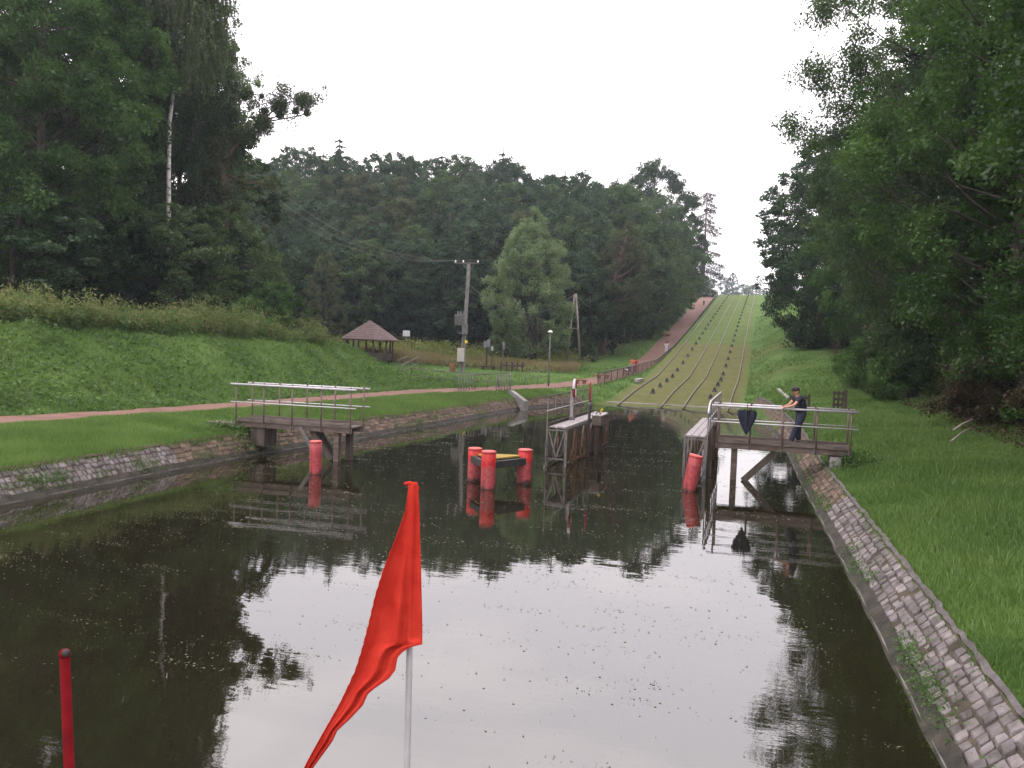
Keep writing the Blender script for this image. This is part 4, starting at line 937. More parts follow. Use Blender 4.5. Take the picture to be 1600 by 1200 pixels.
# right jetty with its rising railing
jr_, xr2 = jetty(-2.30, -1.66, 25.8, 33.3, 1.34, 1, 'narrow lattice jetty on the right joined to the footbridge')
MB().tube([(-1.60, 25.75, 1.34 + .72), (-1.60, 26.2, 1.34 + .98), (-1.60, 26.9, 1.34 + 1.06), (-1.60, 33.1, 1.34 + 1.08)], .036, 8).build('handrail', steel, jr_)
MB().tube([(-1.60, 25.8, 1.34 + .5), (-1.60, 33.1, 1.34 + .55)], .024, 8).build('handrail', steel, jr_)
for k in range(8):
    y = 25.8 + k * 1.02; MB().tube([(-1.60, y, 1.34 - .1 if k else -.5), (-1.60, y, 1.34 + (1.07 if k > 1 else (.74, 1.05)[k]))], .024, 6).build('rail_post', steel_mid, jr_)
MB().box((-1.52, 26.4, .2), (.10, .10, 2.6)).build('corner_post', timber, jr_)
# lifebuoy on its post
def torus(Rm, r, n=28, m=9, axis='X'):
    v, f, col = [], [], []
    for i in range(n):
        a_ = 2 * math.pi * i / n
        for j in range(m):
            b_ = 2 * math.pi * j / m; rr = Rm + r * math.cos(b_); p = (r * math.sin(b_), rr * math.cos(a_), rr * math.sin(a_)); v.append(p)
            f.append((i * m + j, i * m + (j + 1) % m, ((i + 1) % n) * m + (j + 1) % m, ((i + 1) % n) * m + j))
    return v, f
lp = thing('buoy_post', 'pale post carrying a lifebuoy on the mid canal jetty', 'post', (-6.66, 28.6, 1.34))
MB().box((0, 0, .5), (.11, .05, 1.15)).build('board', plank_grey, lp); MB().box((0, 0, .06), (.22, .16, .12)).build('foot', steel_mid, lp)
ly = thing('lifebuoy', 'white and red lifebuoy hanging edge on from a post on the mid canal jetty', 'lifebuoy', (-6.56, 28.5, 2.52), R(8))
v, f = torus(.30, .055)
def seg(sel):
    m_ = MB(); m_.add(v, [q for i, q in enumerate(f) if sel(i // 9)], True); return m_
seg(lambda i: (i // 7) % 2 == 1).build('white_section', plaster, ly); seg(lambda i: (i // 7) % 2 == 0).build('red_section', surface('buoy_red', (0.16, 0.015, 0.015), (0.26, 0.02, 0.02), 4, 0.5, 0), ly)
# mooring post, box
gp = thing('gauge_post', 'grey pipe post with a red upper rod beside the mid canal jetty', 'post', (-6.08, 29.0, 0))
MB().lathe([(.055, -.8), (.055, 1.86), (.07, 1.88), (.07, 1.98), (.03, 2.0)], n=12).build('pipe', steel_mid, gp); MB().tube([(0, 0, 2.0), (.0, 0, 2.75)], .028, 8).build('red_rod', surface('rod_red', (0.14, 0.01, 0.012), (0.20, 0.015, 0.017), 4, 0.6, 0), gp)
MB().box((-.0, .0, 2.32), (.075, .05, .45)).build('plate', surface('plate_red', (0.14, 0.012, 0.02), (0.19, 0.018, 0.025), 4, 0.6, 0), gp)
bx_ = thing('winch_box', 'brown timber box with a small yellow handle fixed to the jetty side', 'box', (-5.93, 30.2, 1.27))
MB().box((0, 0, 0), (.36, 1.1, .36)).build('case', beam, bx_, bevel=.01); MB().box((0, 0, .20), (.40, 1.16, .035)).build('lid', plank_grey, bx_)
MB().tube([(.02, .15, .22), (.02, .15, .36), (.06, .15, .42), (.10, .15, .36)], .022, 6).build('handle', yellow_p, bx_)
MB().tube([(-.1, -.2, .22), (-.05, -.25, .30), (.02, -.2, .33), (.05, -.1, .24)], .02, 6).build('ring', rust, bx_)
MB().box((.0, -.45, -.75), (.12, .12, 1.3)).build('strut', timber, bx_); MB().box((.0, .45, -.75), (.12, .12, 1.3)).build('strut', timber, bx_)

# ------------------------------------------------------------------ piles
def pile(name, label, px, py, h, r, m, lean=(0, 0), parent=None, top=pile_top):
    x, y = P(px, py, 0); root = parent
    if parent is None: root = thing(name, label, 'mooring pile', (x, y, 0), 0); ox, oy = 0, 0
    else: ox, oy = x - parent.location[0], y - parent.location[1]
    b = MB(); b.tube([(ox, oy, -1.2)] + [(ox + lean[0] * h * t, oy + lean[1] * h * t, h * t) for t in (0, .33, .66, 1)], r, 24); 
    o = b.build('pile', m, root)
    c = MB(); c.tube([(ox + lean[0] * h, oy + lean[1] * h, h), (ox + lean[0] * (h + .03), oy + lean[1] * (h + .03), h + .035), (ox + lean[0] * (h + .05), oy + lean[1] * (h + .05), h + .05)], [r * 1.04, r * 1.03, r * .8], 24)
    c.build('cap', top, root if parent else root)
    return root, (x, y)
pile('mooring_pile', 'single faded red pile standing in the water before the left footbridge', 493, 740, .93, .175, pile_faded, (-.02, 0))
pile('mooring_pile', 'red pile leaning to the right in front of the right jetty', 1076, 766, .98, .20, pile_faded, (.17, .02))
dx_, dy_ = P(762, 763, 0)
dol = thing('mooring_dolphin', 'three red piles joined by black timber beams around a yellow triangular deck', 'mooring', (dx_, dy_, 0))
tops = []
for px, py, h in ((762, 763, 1.00), (741, 751, .92), (819, 755, .95)):
    _r, xy = pile('pile', '', px, py, h, .205, pile_m, parent=dol); tops.append((xy[0] - dx_, xy[1] - dy_, h))
A_, B_, C_ = [Vector((t[0], t[1], .66)) for t in tops]
def bolt_row(b_, a1, a2, k=9):
    for i in range(k): b_.box(a1.lerp(a2, (i + 1) / (k + 1)) + Vector((0, 0, .115)), (.04, .03, .02))
cen = (A_ + B_ + C_) / 3
for a1, a2 in ((A_, B_), (A_, C_), (B_, C_)):
    b = MB(); o = ((a1 + a2) / 2 - cen); o.z = 0; o = o.normalized() * .10; b.bar(a1 + o, a2 + o, .13, .20, up=(0, 0, 1)); b.build('fender_beam', black, dol, bevel=.015)
yd = MB(); n_ = 7
for i in range(n_):
    t0, t1 = (i + .06) / n_, (i + .94) / n_
    p = [A_.lerp(B_, t0) * (1) , B_, C_]
    q = [A_.lerp(B_, t0), A_.lerp(C_, t0), A_.lerp(C_, t1), A_.lerp(B_, t1)] ; q = [cen + (k - cen) * .97 + Vector((0, 0, .16)) for k in q]
    yd.add([*q, *[k - Vector((0, 0, .04)) for k in q]], [(0, 1, 2, 3), (7, 6, 5, 4), (0, 4, 5, 1), (1, 5, 6, 2), (2, 6, 7, 3), (3, 7, 4, 0)])
yd.build('yellow_deck', yellow, dol)

# ------------------------------------------------------------------ flag, red pole in the foreground
FD = 3.6
fx, fy, fz = Q(645, 760, FD); bx2, by2, bz2 = Q(636, 1200, FD)
fp = thing('flag_pole', 'thin pale grey pole in the foreground holding the red flag', 'pole', (fx, fy, 0))
d_ = Vector((bx2 - fx, by2 - fy, bz2 - fz)) / (fz - bz2)
MB().tube([(d_.x * (fz + .9), d_.y * (fz + .9), -.9), (0, 0, fz + .005)], .0145, 12).build('pole', surface('pole_grey', (0.17, 0.165, 0.17), (0.22, 0.215, 0.22), 6, 0.5, 0.05), fp)
# flag: rows from top to tail, left and right boundary as read from the photo
rowsF = [(753, 639, 652), (765, 638, 653.5), (797, 634, 655), (844, 617, 656.5), (887, 599.5, 658), (930, 586, 659), (973, 576, 660), (1008, 567, 660), (1009, 566.5, 650), (1013, 565.5, 634), (1028, 561, 621), (1047, 555, 618), (1060, 549, 608), (1082, 539, 576), (1102, 529, 567), (1125, 516, 545), (1141, 507, 527), (1157, 498, 520), (1175, 488, 507), (1198, 476, 490), (1240, 456, 464)]
def flag():
    t, m = None, bpy.data.materials.new('flag_cloth'); m.use_nodes = True; t = m.node_tree; t.nodes.clear()
    n = ramp(t, noise(t, 9, 4), [(0.3, (0.40, 0.026, 0.018)), (0.7, (0.52, 0.046, 0.030))])
    w = noise(t, 420, 2, .5, stretch=(1, 1, 1))
    d = N(t, 'ShaderNodeBsdfDiffuse'); tr = N(t, 'ShaderNodeBsdfTranslucent'); t.links.new(n, d.inputs[0]); t.links.new(n, tr.inputs[0]); t.links.new(bump(t, w, .6, .002), d.inputs['Normal'])
    mx = N(t, 'ShaderNodeMixShader', in_0=.28); t.links.new(d.outputs[0], mx.inputs[1]); t.links.new(tr.outputs[0], mx.inputs[2]); out(t, mx.outputs[0])
    NY, NX = 120, 56; yy = np.linspace(753, 1240, NY); L_ = np.interp(yy, [r_[0] for r_ in rowsF], [r_[1] for r_ in rowsF]); R_ = np.interp(yy, [r_[0] for r_ in rowsF], [r_[2] for r_ in rowsF])
    v, f = [], []
    for i, y in enumerate(yy):
        amp = np.interp(y, [753, 800, 950, 1100, 1240], [.001, .010, .024, .012, .006])
        for j in range(NX):
            u = j / (NX - 1); sc_ = .6 * math.sin(y * .42) * (1 - u) ** 6 * (1 if 800 < y < 1100 else .3)
            px = L_[i] + (R_[i] - L_[i]) * u + sc_
            # the cloth hangs in folds that fan out from the pole top
            dep_ = amp * (math.sin(u * 10.5 + .9 * math.sin(y * .012)) * .55 + math.sin(u * 19 + 1.1 + y * .006) * .38 * min(1, max(0, (u - .2) * 5)) + .75 * math.sin(u * 4.2 + .6) + .08 * math.sin(u * 27 + y * .02))
            dep_ = dep_ * (1 - math.exp(-((px - (645 - (y - 753) * .022)) / 12) ** 2) * (y < 1000)) ; dep_ += .012 * (y < 1000) * math.exp(-((px - (645 - (y - 753) * .022)) / 12) ** 2); dep_ -= .012 * math.exp(-((px - (645 - (y - 753) * .022)) / 5.5) ** 2) * (y < 1004)
            p = Q(px, y, FD + dep_ * 1.25 - .034 - .03 * (1 - u) * (y - 753) / 400); v.append((p[0] - fx, p[1] - fy, p[2] - fz))
    for i in range(NY - 1):
        for j in range(NX - 1): a_ = i * NX + j; f.append((a_, a_ + 1, a_ + NX + 1, a_ + NX))
    me_ = bpy.data.meshes.new('flag'); me_.from_pydata(v, [], f); me_.polygons.foreach_set('use_smooth', np.ones(len(f), bool)); me_.materials.append(m)
    o = link(bpy.data.objects.new('flag', me_)); o.location = (fx, fy, fz); s_ = o.modifiers.new('thick', 'SOLIDIFY'); s_.thickness = .0012
    tag(o, 'limp red flag hanging in folds from the pale pole in the foreground', 'flag')
    for e_, nm_ in ((1, 'hem'), (NX - 2, 'hem')): MB().tube([Vector(v[i * NX + e_]) for i in range(1, NY, 2)], .0022, 5).build(nm_, m, o)
    k = MB(); k.tube([(-.03, -.02, .012), (.0, -.028, .02), (.022, -.02, .01), (.024, .01, -.012)], .008, 8); k.lathe([(.019, -.02), (.021, -.005), (.018, .012), (.006, .018)], n=14); k.build('top_knot', m, o)
    MB().tube([Vector(Q(628, 1001, FD - .02)) - Vector((fx, fy, fz)), Vector(Q(636, 1003, FD - .035)) - Vector((fx, fy, fz)), Vector(Q(643, 1001, FD - .02)) - Vector((fx, fy, fz))], .0022, 5).build('tie', m, o)
flag()
px_, py_, pz_ = Q(101, 1025, 3.4); qx, qy, qz = Q(108, 1200, 3.4); d_ = Vector((qx - px_, qy - py_, qz - pz_)) / (pz_ - qz)
rp = thing('red_pole', 'red painted pole with a small round knob in the bottom left foreground', 'pole', (px_, py_, 0))
redp = surface('pole_red_paint', (0.060, 0.002, 0.004), (0.110, 0.004, 0.006), 8, 0.8, 0.1, spec=0.05)
MB().tube([(d_.x * (pz_ + .9), d_.y * (pz_ + .9), -.9), (0, 0, pz_)], .0205, 16).build('shaft', redp, rp); kn = MB().sphere((0, 0, pz_ + .008), .0245, 12).build('knob', redp, rp)
MB().sphere((.012, -.006, pz_ + .016), .017, 8).build('worn_patch', black, rp)

# ------------------------------------------------------------------ people
def skin_mesh(name, verts, edges, radii, m, parent, lvl=2, root_i=0):
    me_ = bpy.data.meshes.new(name); me_.from_pydata([tuple(v) for v in verts], edges, []); me_.update()
    o = bpy.data.objects.new(name, me_); C.objects.link(o)
    sk = o.modifiers.new('skin', 'SKIN'); sk.use_smooth_shade = True
    for i, d in enumerate(me_.skin_vertices[0].data): 
        rr = radii[i]; d.radius = (rr, rr) if not hasattr(rr, '__len__') else rr; d.use_root = (i == root_i)
    sb = o.modifiers.new('sub', 'SUBSURF'); sb.levels = lvl; sb.render_levels = lvl
    dg = bpy.context.evaluated_depsgraph_get(); dg.update(); em = bpy.data.meshes.new_from_object(o.evaluated_get(dg)); em.name = name
    bpy.data.objects.remove(o); em.materials.clear(); em.materials.append(m)
    em.polygons.foreach_set('use_smooth', np.ones(len(em.polygons), bool))
    return link(bpy.data.objects.new(name, em), parent)
def person(label, loc, rz, J, shirt, trous, hair, sc=1.0, cap=None, sleeves=.45, arms=True, skirt=False, group=None, detail=False):
    """J: joint positions (x forward, y left, z up) for one pose"""
    root = thing('person', label, 'person', loc, rz, group); root.scale = (sc, sc, sc)
    names = [k for k in J if k != 'face']; ix = {n_: i for i, n_ in enumerate(names)}; Vv = [Vector(J[n_]) for n_ in names]
    rad = {'pelvis': .12, 'waist': .10, 'chest': .145, 'neck': .058, 'headb': .075, 'head': .098, 'crown': .068, 'hipL': .09, 'hipR': .09, 'kneeL': .058, 'kneeR': .058, 'ankL': .038, 'ankR': .038, 'toeL': .032, 'toeR': .032,
           'shL': .062, 'shR': .062, 'elL': .043, 'elR': .043, 'wrL': .030, 'wrR': .030, 'hdL': .034, 'hdR': .034}
    E_ = [('pelvis', 'waist'), ('waist', 'chest'), ('chest', 'neck'), ('neck', 'headb'), ('headb', 'head'), ('head', 'crown'), ('pelvis', 'hipL'), ('pelvis', 'hipR'), ('hipL', 'kneeL'), ('hipR', 'kneeR'), ('kneeL', 'ankL'), ('kneeR', 'ankR'), ('ankL', 'toeL'), ('ankR', 'toeR'),
          ('chest', 'shL'), ('chest', 'shR'), ('shL', 'elL'), ('shR', 'elR'), ('elL', 'wrL'), ('elR', 'wrR'), ('wrL', 'hdL'), ('wrR', 'hdR')]
    verts = list(Vv); radii = [rad[n_] for n_ in names]; edges = [(ix[a_], ix[b_]) for a_, b_ in E_]
    body = skin_mesh('body', verts, edges, radii, skin, root, 2, ix['pelvis'])
    if detail:   # fingers closed over the rail, thumb on the side
        for s in 'LR':
            w, h_ = Vector(J['wr' + s]), Vector(J['hd' + s]); f_ = (h_ - w).normalized(); sd_ = Vector((0, 1, 0))
            for k in range(4):
                b0 = h_ + sd_ * (k - 1.5) * .021 ; L_ = (.034, .040, .038, .030)[k]
                skin_mesh('finger', [b0, b0 + f_ * L_ + Vector((0, 0, -.004)), b0 + f_ * L_ * 1.5 + Vector((0, 0, -.032)), b0 + f_ * L_ * 1.1 + Vector((0, 0, -.055))], [(0, 1), (1, 2), (2, 3)], [.0105, .0098, .009, .0075], skin, body, 1)
            tb = w.lerp(h_, .5) + sd_ * (-.03 if s == 'L' else .03)
            skin_mesh('thumb', [tb, tb + f_ * .03 + Vector((0, 0, -.02)), tb + f_ * .035 + Vector((0, 0, -.05))], [(0, 1), (1, 2)], [.012, .0105, .009], skin, body, 1)
        hd = Vector(J['head']); fwd = (Vector(J['face']) - hd).normalized() if 'face' in J else Vector((1, 0, 0)); sdv = fwd.cross(Vector((0, 0, 1))).normalized()
        fm = MB(); fm.bar(hd + fwd * .085 + Vector((0, 0, .012)), hd + fwd * .125 + Vector((0, 0, -.018)), .026, .03); fm.build('nose', skin, body, bevel=.006)
        em_ = MB()
        for q_ in (-1, 1): em_.sphere(hd + fwd * .088 + sdv * q_ * .032 + Vector((0, 0, .02)), .012, 6)
        em_.build('eyes', black, body)
        mm_ = MB(); mm_.bar(hd + fwd * .092 - sdv * .022 + Vector((0, 0, -.047)), hd + fwd * .092 + sdv * .022 + Vector((0, 0, -.047)), .008, .008); mm_.build('mouth', surface('lips', (0.2, 0.06, 0.05), (0.25, 0.08, 0.07), 9, 0.5, 0), body)
        ea = MB()
        for q_ in (-1, 1): ea.sphere(hd + sdv * q_ * .096 + Vector((0, 0, 0)), .026, 6, (.9, .5, 1.2))
        ea.build('ears', skin, body)
    # shirt
    def sub(nm, keys, ed, rr, m):
        return skin_mesh(nm, [Vector(J[k]) if isinstance(k, str) else Vector(k) for k in keys], ed, rr, m, root, 2)
    eL = Vector(J['shL']).lerp(Vector(J['elL']), sleeves * 1.6); eR = Vector(J['shR']).lerp(Vector(J['elR']), sleeves * 1.6)
    pel = Vector(J['pelvis']).lerp(Vector(J['waist']), -.15)
    sub('shirt', [pel, 'waist', 'chest', Vector(J['chest']).lerp(Vector(J['neck']), .6), 'shL', 'shR', eL, eR], [(0, 1), (1, 2), (2, 3), (2, 4), (2, 5), (4, 6), (5, 7)], [.192, .188, .188, .095, .10, .10, .080, .080], shirt)
    if skirt:
        MB().lathe([(.16, 0), (.24, -.45)], tuple(J['pelvis']), 14).build('skirt', trous, root)
    else:
        aL = Vector(J['kneeL']).lerp(Vector(J['ankL']), .93); aR = Vector(J['kneeR']).lerp(Vector(J['ankR']), .93)
        sub('trousers', ['pelvis', 'hipL', 'hipR', 'kneeL', 'kneeR', aL, aR, Vector(J['pelvis']).lerp(Vector(J['waist']), .95)], [(0, 1), (0, 2), (1, 3), (2, 4), (3, 5), (4, 6), (0, 7)], [.172, .125, .125, .098, .098, .086, .086, .168], trous)
    for s in 'LR':
        an, to = Vector(J['ank' + s]), Vector(J['toe' + s]); sub('shoe', [an + Vector((0, 0, -.02)) - (to - an) * .35, an.lerp(to, .4), to], [(0, 1), (1, 2)], [(.068, .068), (.066, .06), (.056, .045)], black)
    hd = Vector(J['head'])
    if cap:
        fwd = (Vector(J['face']) - hd).normalized() if 'face' in J else Vector((1, 0, 0))
        c = MB(); c.sphere(hd + Vector((0, 0, .05)) - fwd * .008, .112, 12, (1.05, .98, .78)); ob = c.build('cap', cap, root)
        b = MB(); b.sphere(hd + fwd * .125 + Vector((0, 0, .045)), .075, 10, (1.0, 1.05, .12)); b.build('peak', cap, ob)
    else:
        MB().sphere(hd + Vector((-.015, 0, .03)), .112, 10, (1.0, .95, 1.0)).build('hair', hair, root)
    return root
def pose(stride=.0, lean=0., armL=None, armR=None, h=1.0):
    J = {'pelvis': (0, 0, .96), 'waist': (.01 + lean * .1, 0, 1.12), 'chest': (.02 + lean * .3, 0, 1.34), 'neck': (.03 + lean * .5, 0, 1.50), 'headb': (.05 + lean * .56, 0, 1.575), 'head': (.06 + lean * .6, 0, 1.65), 'crown': (.055 + lean * .6, 0, 1.72),
         'hipL': (0, .10, .90), 'hipR': (0, -.10, .90), 'kneeL': (.05 + stride * .5, .11, .50), 'kneeR': (.04 - stride * .3, -.11, .50), 'ankL': (stride, .11, .085), 'ankR': (-stride, -.11, .085), 'toeL': (stride + .15, .12, .04), 'toeR': (-stride + .15, -.12, .04),
         'shL': (.02 + lean * .4, .19, 1.43), 'shR': (.02 + lean * .4, -.19, 1.43), 'elL': (0, .25, 1.15), 'elR': (0, -.25, 1.15), 'wrL': (.08, .25, .92), 'wrR': (.08, -.25, .92), 'hdL': (.10, .25, .84), 'hdR': (.10, -.25, .84)}
    return J
# the man on the footbridge: faces the water, leans both hands on the handrail
mx_, my_ = P(1246, 684, DR)
J = pose()
J.update({'pelvis': (0.02, 0, .93), 'waist': (.05, 0, 1.09), 'chest': (.10, 0, 1.30), 'neck': (.17, 0, 1.46), 'headb': (.215, 0, 1.52), 'head': (.235, 0.0, 1.59), 'crown': (.225, 0, 1.66), 'face': (.34, .03, 1.565),
          'hipL': (.02, .10, .88), 'hipR': (.02, -.10, .88), 'kneeL': (.22, .11, .48), 'kneeR': (.06, -.11, .46), 'ankL': (.36, .12, .085), 'ankR': (.02, -.12, .085), 'toeL': (.50, .12, .04), 'toeR': (.16, -.12, .04),
          'shL': (.15, .19, 1.40), 'shR': (.15, -.19, 1.40), 'elL': (.33, .24, 1.20), 'elR': (.33, -.20, 1.20), 'wrL': (.55, .17, 1.135), 'wrR': (.55, -.07, 1.135), 'hdL': (.63, .14, 1.125), 'hdR': (.63, -.06, 1.125)})
man_y = YB + .22
J.update({'elL': (.36, .27, 1.19), 'elR': (.33, -.14, 1.19), 'wrL': (.56, .235, 1.135), 'wrR': (.56, .06, 1.135), 'hdL': (.63, .205, 1.115), 'hdR': (.63, .095, 1.115), 'ankL': (.34, .07, .085), 'toeL': (.48, .07, .04), 'kneeL': (.21, .09, .48)})
man = person('man in dark clothes and a cap leaning with both hands on the footbridge rail', (mx_, YB + .29, DR + .005), R(200), J, navy, navy2, hairm, 1.05, cap=surface('cap_cloth', (0.012, 0.010, 0.012), (0.03, 0.026, 0.028), 6, 0.8, 0.2), sleeves=.38, detail=True)
# umbrella hanging upside down from the rail
ux, uy = P(1168, 640, 2.3); ux = P(1168, 636, 2.32)[0]
um = thing('umbrella', 'half open dark umbrella hanging upside down from the footbridge rail', 'umbrella', (ux, YB - .10, DR + 1.13))
v, f = [], []; NS = 16
for i, (r, z) in enumerate([(.29, -.14), (.30, -.24), (.22, -.48), (.11, -.70), (.02, -.86)]):
    for k in range(NS):
        a_ = 2 * math.pi * k / NS; rr = r * (1.0 if k % 2 == 0 else .66) ; v.append((rr * math.cos(a_), rr * math.sin(a_) * .55, z + (0 if k % 2 == 0 else .07 * (r / .3))))
for i in range(4):
    for k in range(NS): f.append((i * NS + k, i * NS + (k + 1) % NS, (i + 1) * NS + (k + 1) % NS, (i + 1) * NS + k))
MB().add(v, f).build('canopy', navy, um); MB().tube([(0, 0, -.16), (0, 0, -.92)], .008, 6).build('shaft', steel_dark, um)
MB().tube([(0, 0, -.2), (0, 0, .02), (0, .03, .065), (0, .09, .075), (0, .14, .05), (0, .145, .0)], .013, 8).build('handle', black, um)

# ------------------------------------------------------------------ railed incline
RY = np.concatenate([np.arange(57.5, 120, 1.5), np.arange(120, 213, 3), [213]])
railtop = surface('rail_steel', (0.11, 0.09, 0.075), (0.22, 0.185, 0.15), 5, 0.55, 0.1, metal=0.2)
for k, lab in ((0, 'left pair of rusty rails climbing the mossy incline out of the water'), (2, 'right pair of rusty rails climbing the mossy incline out of the water')):
    tr_ = thing('railway_track', lab, 'rail track', (0, 0, 0))
    for j in (k, k + 1):
        b, t_ = MB(), MB()
        b.tube([(x_rail(y, j), y, z_inc(y) + .0) for y in RY], .085, 4); t_.tube([(x_rail(y, j), y, z_inc(y) + .11) for y in RY], .038, 6)
        b.build('rail_bed', timber, tr_); t_.build('rail', railtop, tr_)
# guide rollers on a cable between the rails
rol = None
for k, lab in ((0, 'black cable roller in the left row on the incline'), (1, 'black cable roller in the right row on the incline')):
    y = 65 - k * 1.5; n_ = 0; first = None
    while y < 209:
        x = (float(x_rail(y, k * 2)) + float(x_rail(y, k * 2 + 1))) / 2; z = float(z_inc(y))
        if rol is None:
            rol = thing('cable_roller', lab, 'roller', (x, y, z), 0, 'cable rollers in the left row')
            MB().add([(-.19, -.2, 0), (.19, -.2, 0), (.19, .2, 0), (-.19, .2, 0), (-.05, -.06, .40), (.05, -.06, .40), (.05, .06, .40), (-.05, .06, .40)], [(0, 1, 5, 4), (1, 2, 6, 5), (2, 3, 7, 6), (3, 0, 4, 7), (4, 5, 6, 7)]).build('stand', black, rol)
            MB().lathe([(.16, -.05), (.11, 0), (.16, .05)], (0, 0, .28), 14, Matrix.Rotation(R(90), 3, 'Y')).build('wheel', black, rol)
        else: copy_tree(rol, (x, y, z), 0, None, lab, 'cable rollers in the %s row' % ('left', 'right')[k])
        y += 6.3 if y > 82 else 4.7
    xs_ = [((float(x_rail(y, k * 2)) + float(x_rail(y, k * 2 + 1))) / 2, y, float(z_inc(y)) + .12) for y in np.arange(62, 209, 3)]
    tag(MB().tube(xs_, .014, 5).build('haulage_cable', steel_dark), 'thin %s haulage cable running over the black rollers' % ('left', 'right')[k], 'cable')
b = MB(); b.box((-6.3, 59.2, .06), (9.6, .35, .22)); b.build('concrete_sill', concrete).name = 'sill'
tag(bpy.data.objects['sill'], 'low concrete sill at the waterline across the foot of the incline', 'sill'); bpy.data.objects['sill'].name = 'concrete_sill'
tag(MB().box((-10.9, 73.5, 1.35), (.45, 3.2, .35)).build('concrete_block', concrete, bevel=.03), 'grey concrete block lying beside the left rail', 'block')
# slatted fence along the path
FY = np.concatenate([np.arange(67, 150, .42), np.arange(150, 215, .84)])
def fxz(y): return float(I(y, PRY, PRX)) + .12, float(z_path(y))
fe = thing('slatted_fence', 'long dark slatted fence following the right edge of the red path up the hill', 'fence', (0, 0, 0))
s_ = MB(); p_ = MB(); t_ = MB()
for i, y in enumerate(FY):
    x, z = fxz(y); s_.box((x, y, z + .52), (.03, .11 if y < 150 else .5, .95))
s_.build('slats', post_brown, fe)
for i in range(0, len(FY), 6):
    x, z = fxz(FY[i]); MB().box((x - .03, FY[i], z + .5), (.08, .08, 1.1)).build('post', timber, fe)
pts = [(fxz(y)[0], y, fxz(y)[1] + 1.05) for y in FY[::3]]; t_.tube(pts, .05, 4); t_.build('top_rail', steel_mid, fe)
MB().tube([(q[0] - .03, q[1], q[2] - .72) for q in pts], .03, 4).build('lower_rail', post_brown, fe)

# ------------------------------------------------------------------ culvert with railings, wing wall
cx, cy = P(770, 609, 1.0)
cu = thing('culvert', 'little concrete culvert bridge carrying the red path, edged by upright bar railings', 'culvert', (0, 0, 0))
wx, wy = P(797, 640, .1); w2x, w2y = P(822, 638, .1); 
ww = MB()
a0, a1 = Vector(P(797, 612, 1.05) + (0,)), Vector(P(822, 638, .15) + (0,)); d_ = (a1 - a0).normalized(); n_ = Vector((-d_.y, d_.x, 0)) * .14
pr = [(a0, 1.12), (a0.lerp(a1, .15), 1.15), (a1, .62), (a1, -.8), (a0, -.8)]
vs_ = [tuple((q + n_)[:2]) + (h,) for q, h in pr] + [tuple((q - n_)[:2]) + (h,) for q, h in pr]
ww.add(vs_, [(0, 1, 2, 3, 4), (9, 8, 7, 6, 5)] + [(i, 5 + i, 5 + (i + 1) % 5, (i + 1) % 5) for i in range(5)])
tag(ww.build('wing_wall', pole_conc, bevel=.02), 'pale concrete wing wall stepping down to the water beside the culvert', 'wall')
c0, c1 = P(745, 611, 1.0), P(797, 608, 1.0)
def bars(pa, pb, n, z0, h, parent, nm='bar_railing'):
    o = None; b = MB(); pa, pb = Vector(pa), Vector(pb)
    b.tube([(pa.x, pa.y, z0 + h), (pb.x, pb.y, z0 + h)], .028, 6); o = b.build(nm, steel_mid, parent); MB().tube([(pa.x, pa.y, z0 + .15), (pb.x, pb.y, z0 + .15)], .02, 6).build('lower_rail', steel_mid, o)
    q = MB()
    for i in range(n + 1): p = pa.lerp(pb, i / n); q.tube([(p.x, p.y, z0), (p.x, p.y, z0 + h)], .026, 5)
    q.build('upright_bars', steel_dark, o)
A1, A2, A3 = P(716, 611, 1.0), P(742, 610, 1.0), P(775, 612, 1.0); A4 = P(797, 611, 1.0); A5 = P(797, 605, 1.0)
bars(A1, A2, 6, 1.0, 1.05, cu); bars(A3, A4, 5, 1.0, 1.05, cu); bars(A4, A5, 5, 1.0, 1.05, cu); bars(A2, P(795, 604, 1.0), 3, 1.0, 1.05, cu)
hb = MB(); hb.box(((A1[0] + A4[0]) / 2, (A1[1] + A4[1]) / 2 - .1, .86), (.5, 5.6, .3), rz=math.atan2(A4[1] - A1[1], A4[0] - A1[0]) - math.pi / 2); hb.build('headwall', concrete, cu, bevel=.02)
def rail_run(nm, lab, pts, h, posts, m=steel_mid, cat='railing', mid=True):
    root = thing(nm, lab, cat, (0, 0, 0)); p3 = [Vector(p) for p in pts]
    MB().tube([p + V(0, 0, h) for p in p3], .032, 6).build('top_rail', m, root)
    if mid: MB().tube([p + V(0, 0, h * .5) for p in p3], .024, 6).build('mid_rail', m, root)
    L = [0]
    for i in range(1, len(p3)): L.append(L[-1] + (p3[i] - p3[i - 1]).length)
    for k in range(posts):
        s = L[-1] * k / (posts - 1); j = max(i for i in range(len(p3)) if L[i] <= s + 1e-6); j = min(j, len(p3) - 2); p = p3[j].lerp(p3[j + 1], (s - L[j]) / max(1e-6, L[j + 1] - L[j]))
        MB().tube([p - V(0, 0, .2), p + V(0, 0, h)], .028, 6).build('post', m, root)
    return root
def pg(px, py, D): x, y, z = Q(px, py, D); return (x, y, gz(x, y))
def pz(px, py, D): return Q(px, py, D)
rail_run('ditch_railing', 'low grey railing along the ditch left of the culvert', [pz(640, 596, 57), pz(700, 602, 56), pz(760, 606, 57), pz(793, 602, 59)], .95, 8)
rail_run('stair_railing', 'pale handrail of the steps nearest the thatched shelter', [pz(622, 582, 62), pz(637, 574, 68)], .95, 2, steel_mid)
rail_run('stair_railing', 'longer pale handrail of the steps right of the thatched shelter', [pz(628, 590, 60), pz(656, 574, 68)], .95, 3, steel_mid)
rail_run('stair_railing', 'pale sloping handrail left of the lamp post by the red path', [pz(820, 602, 62), pz(858, 596, 64)], 1.0, 3, steel_mid)

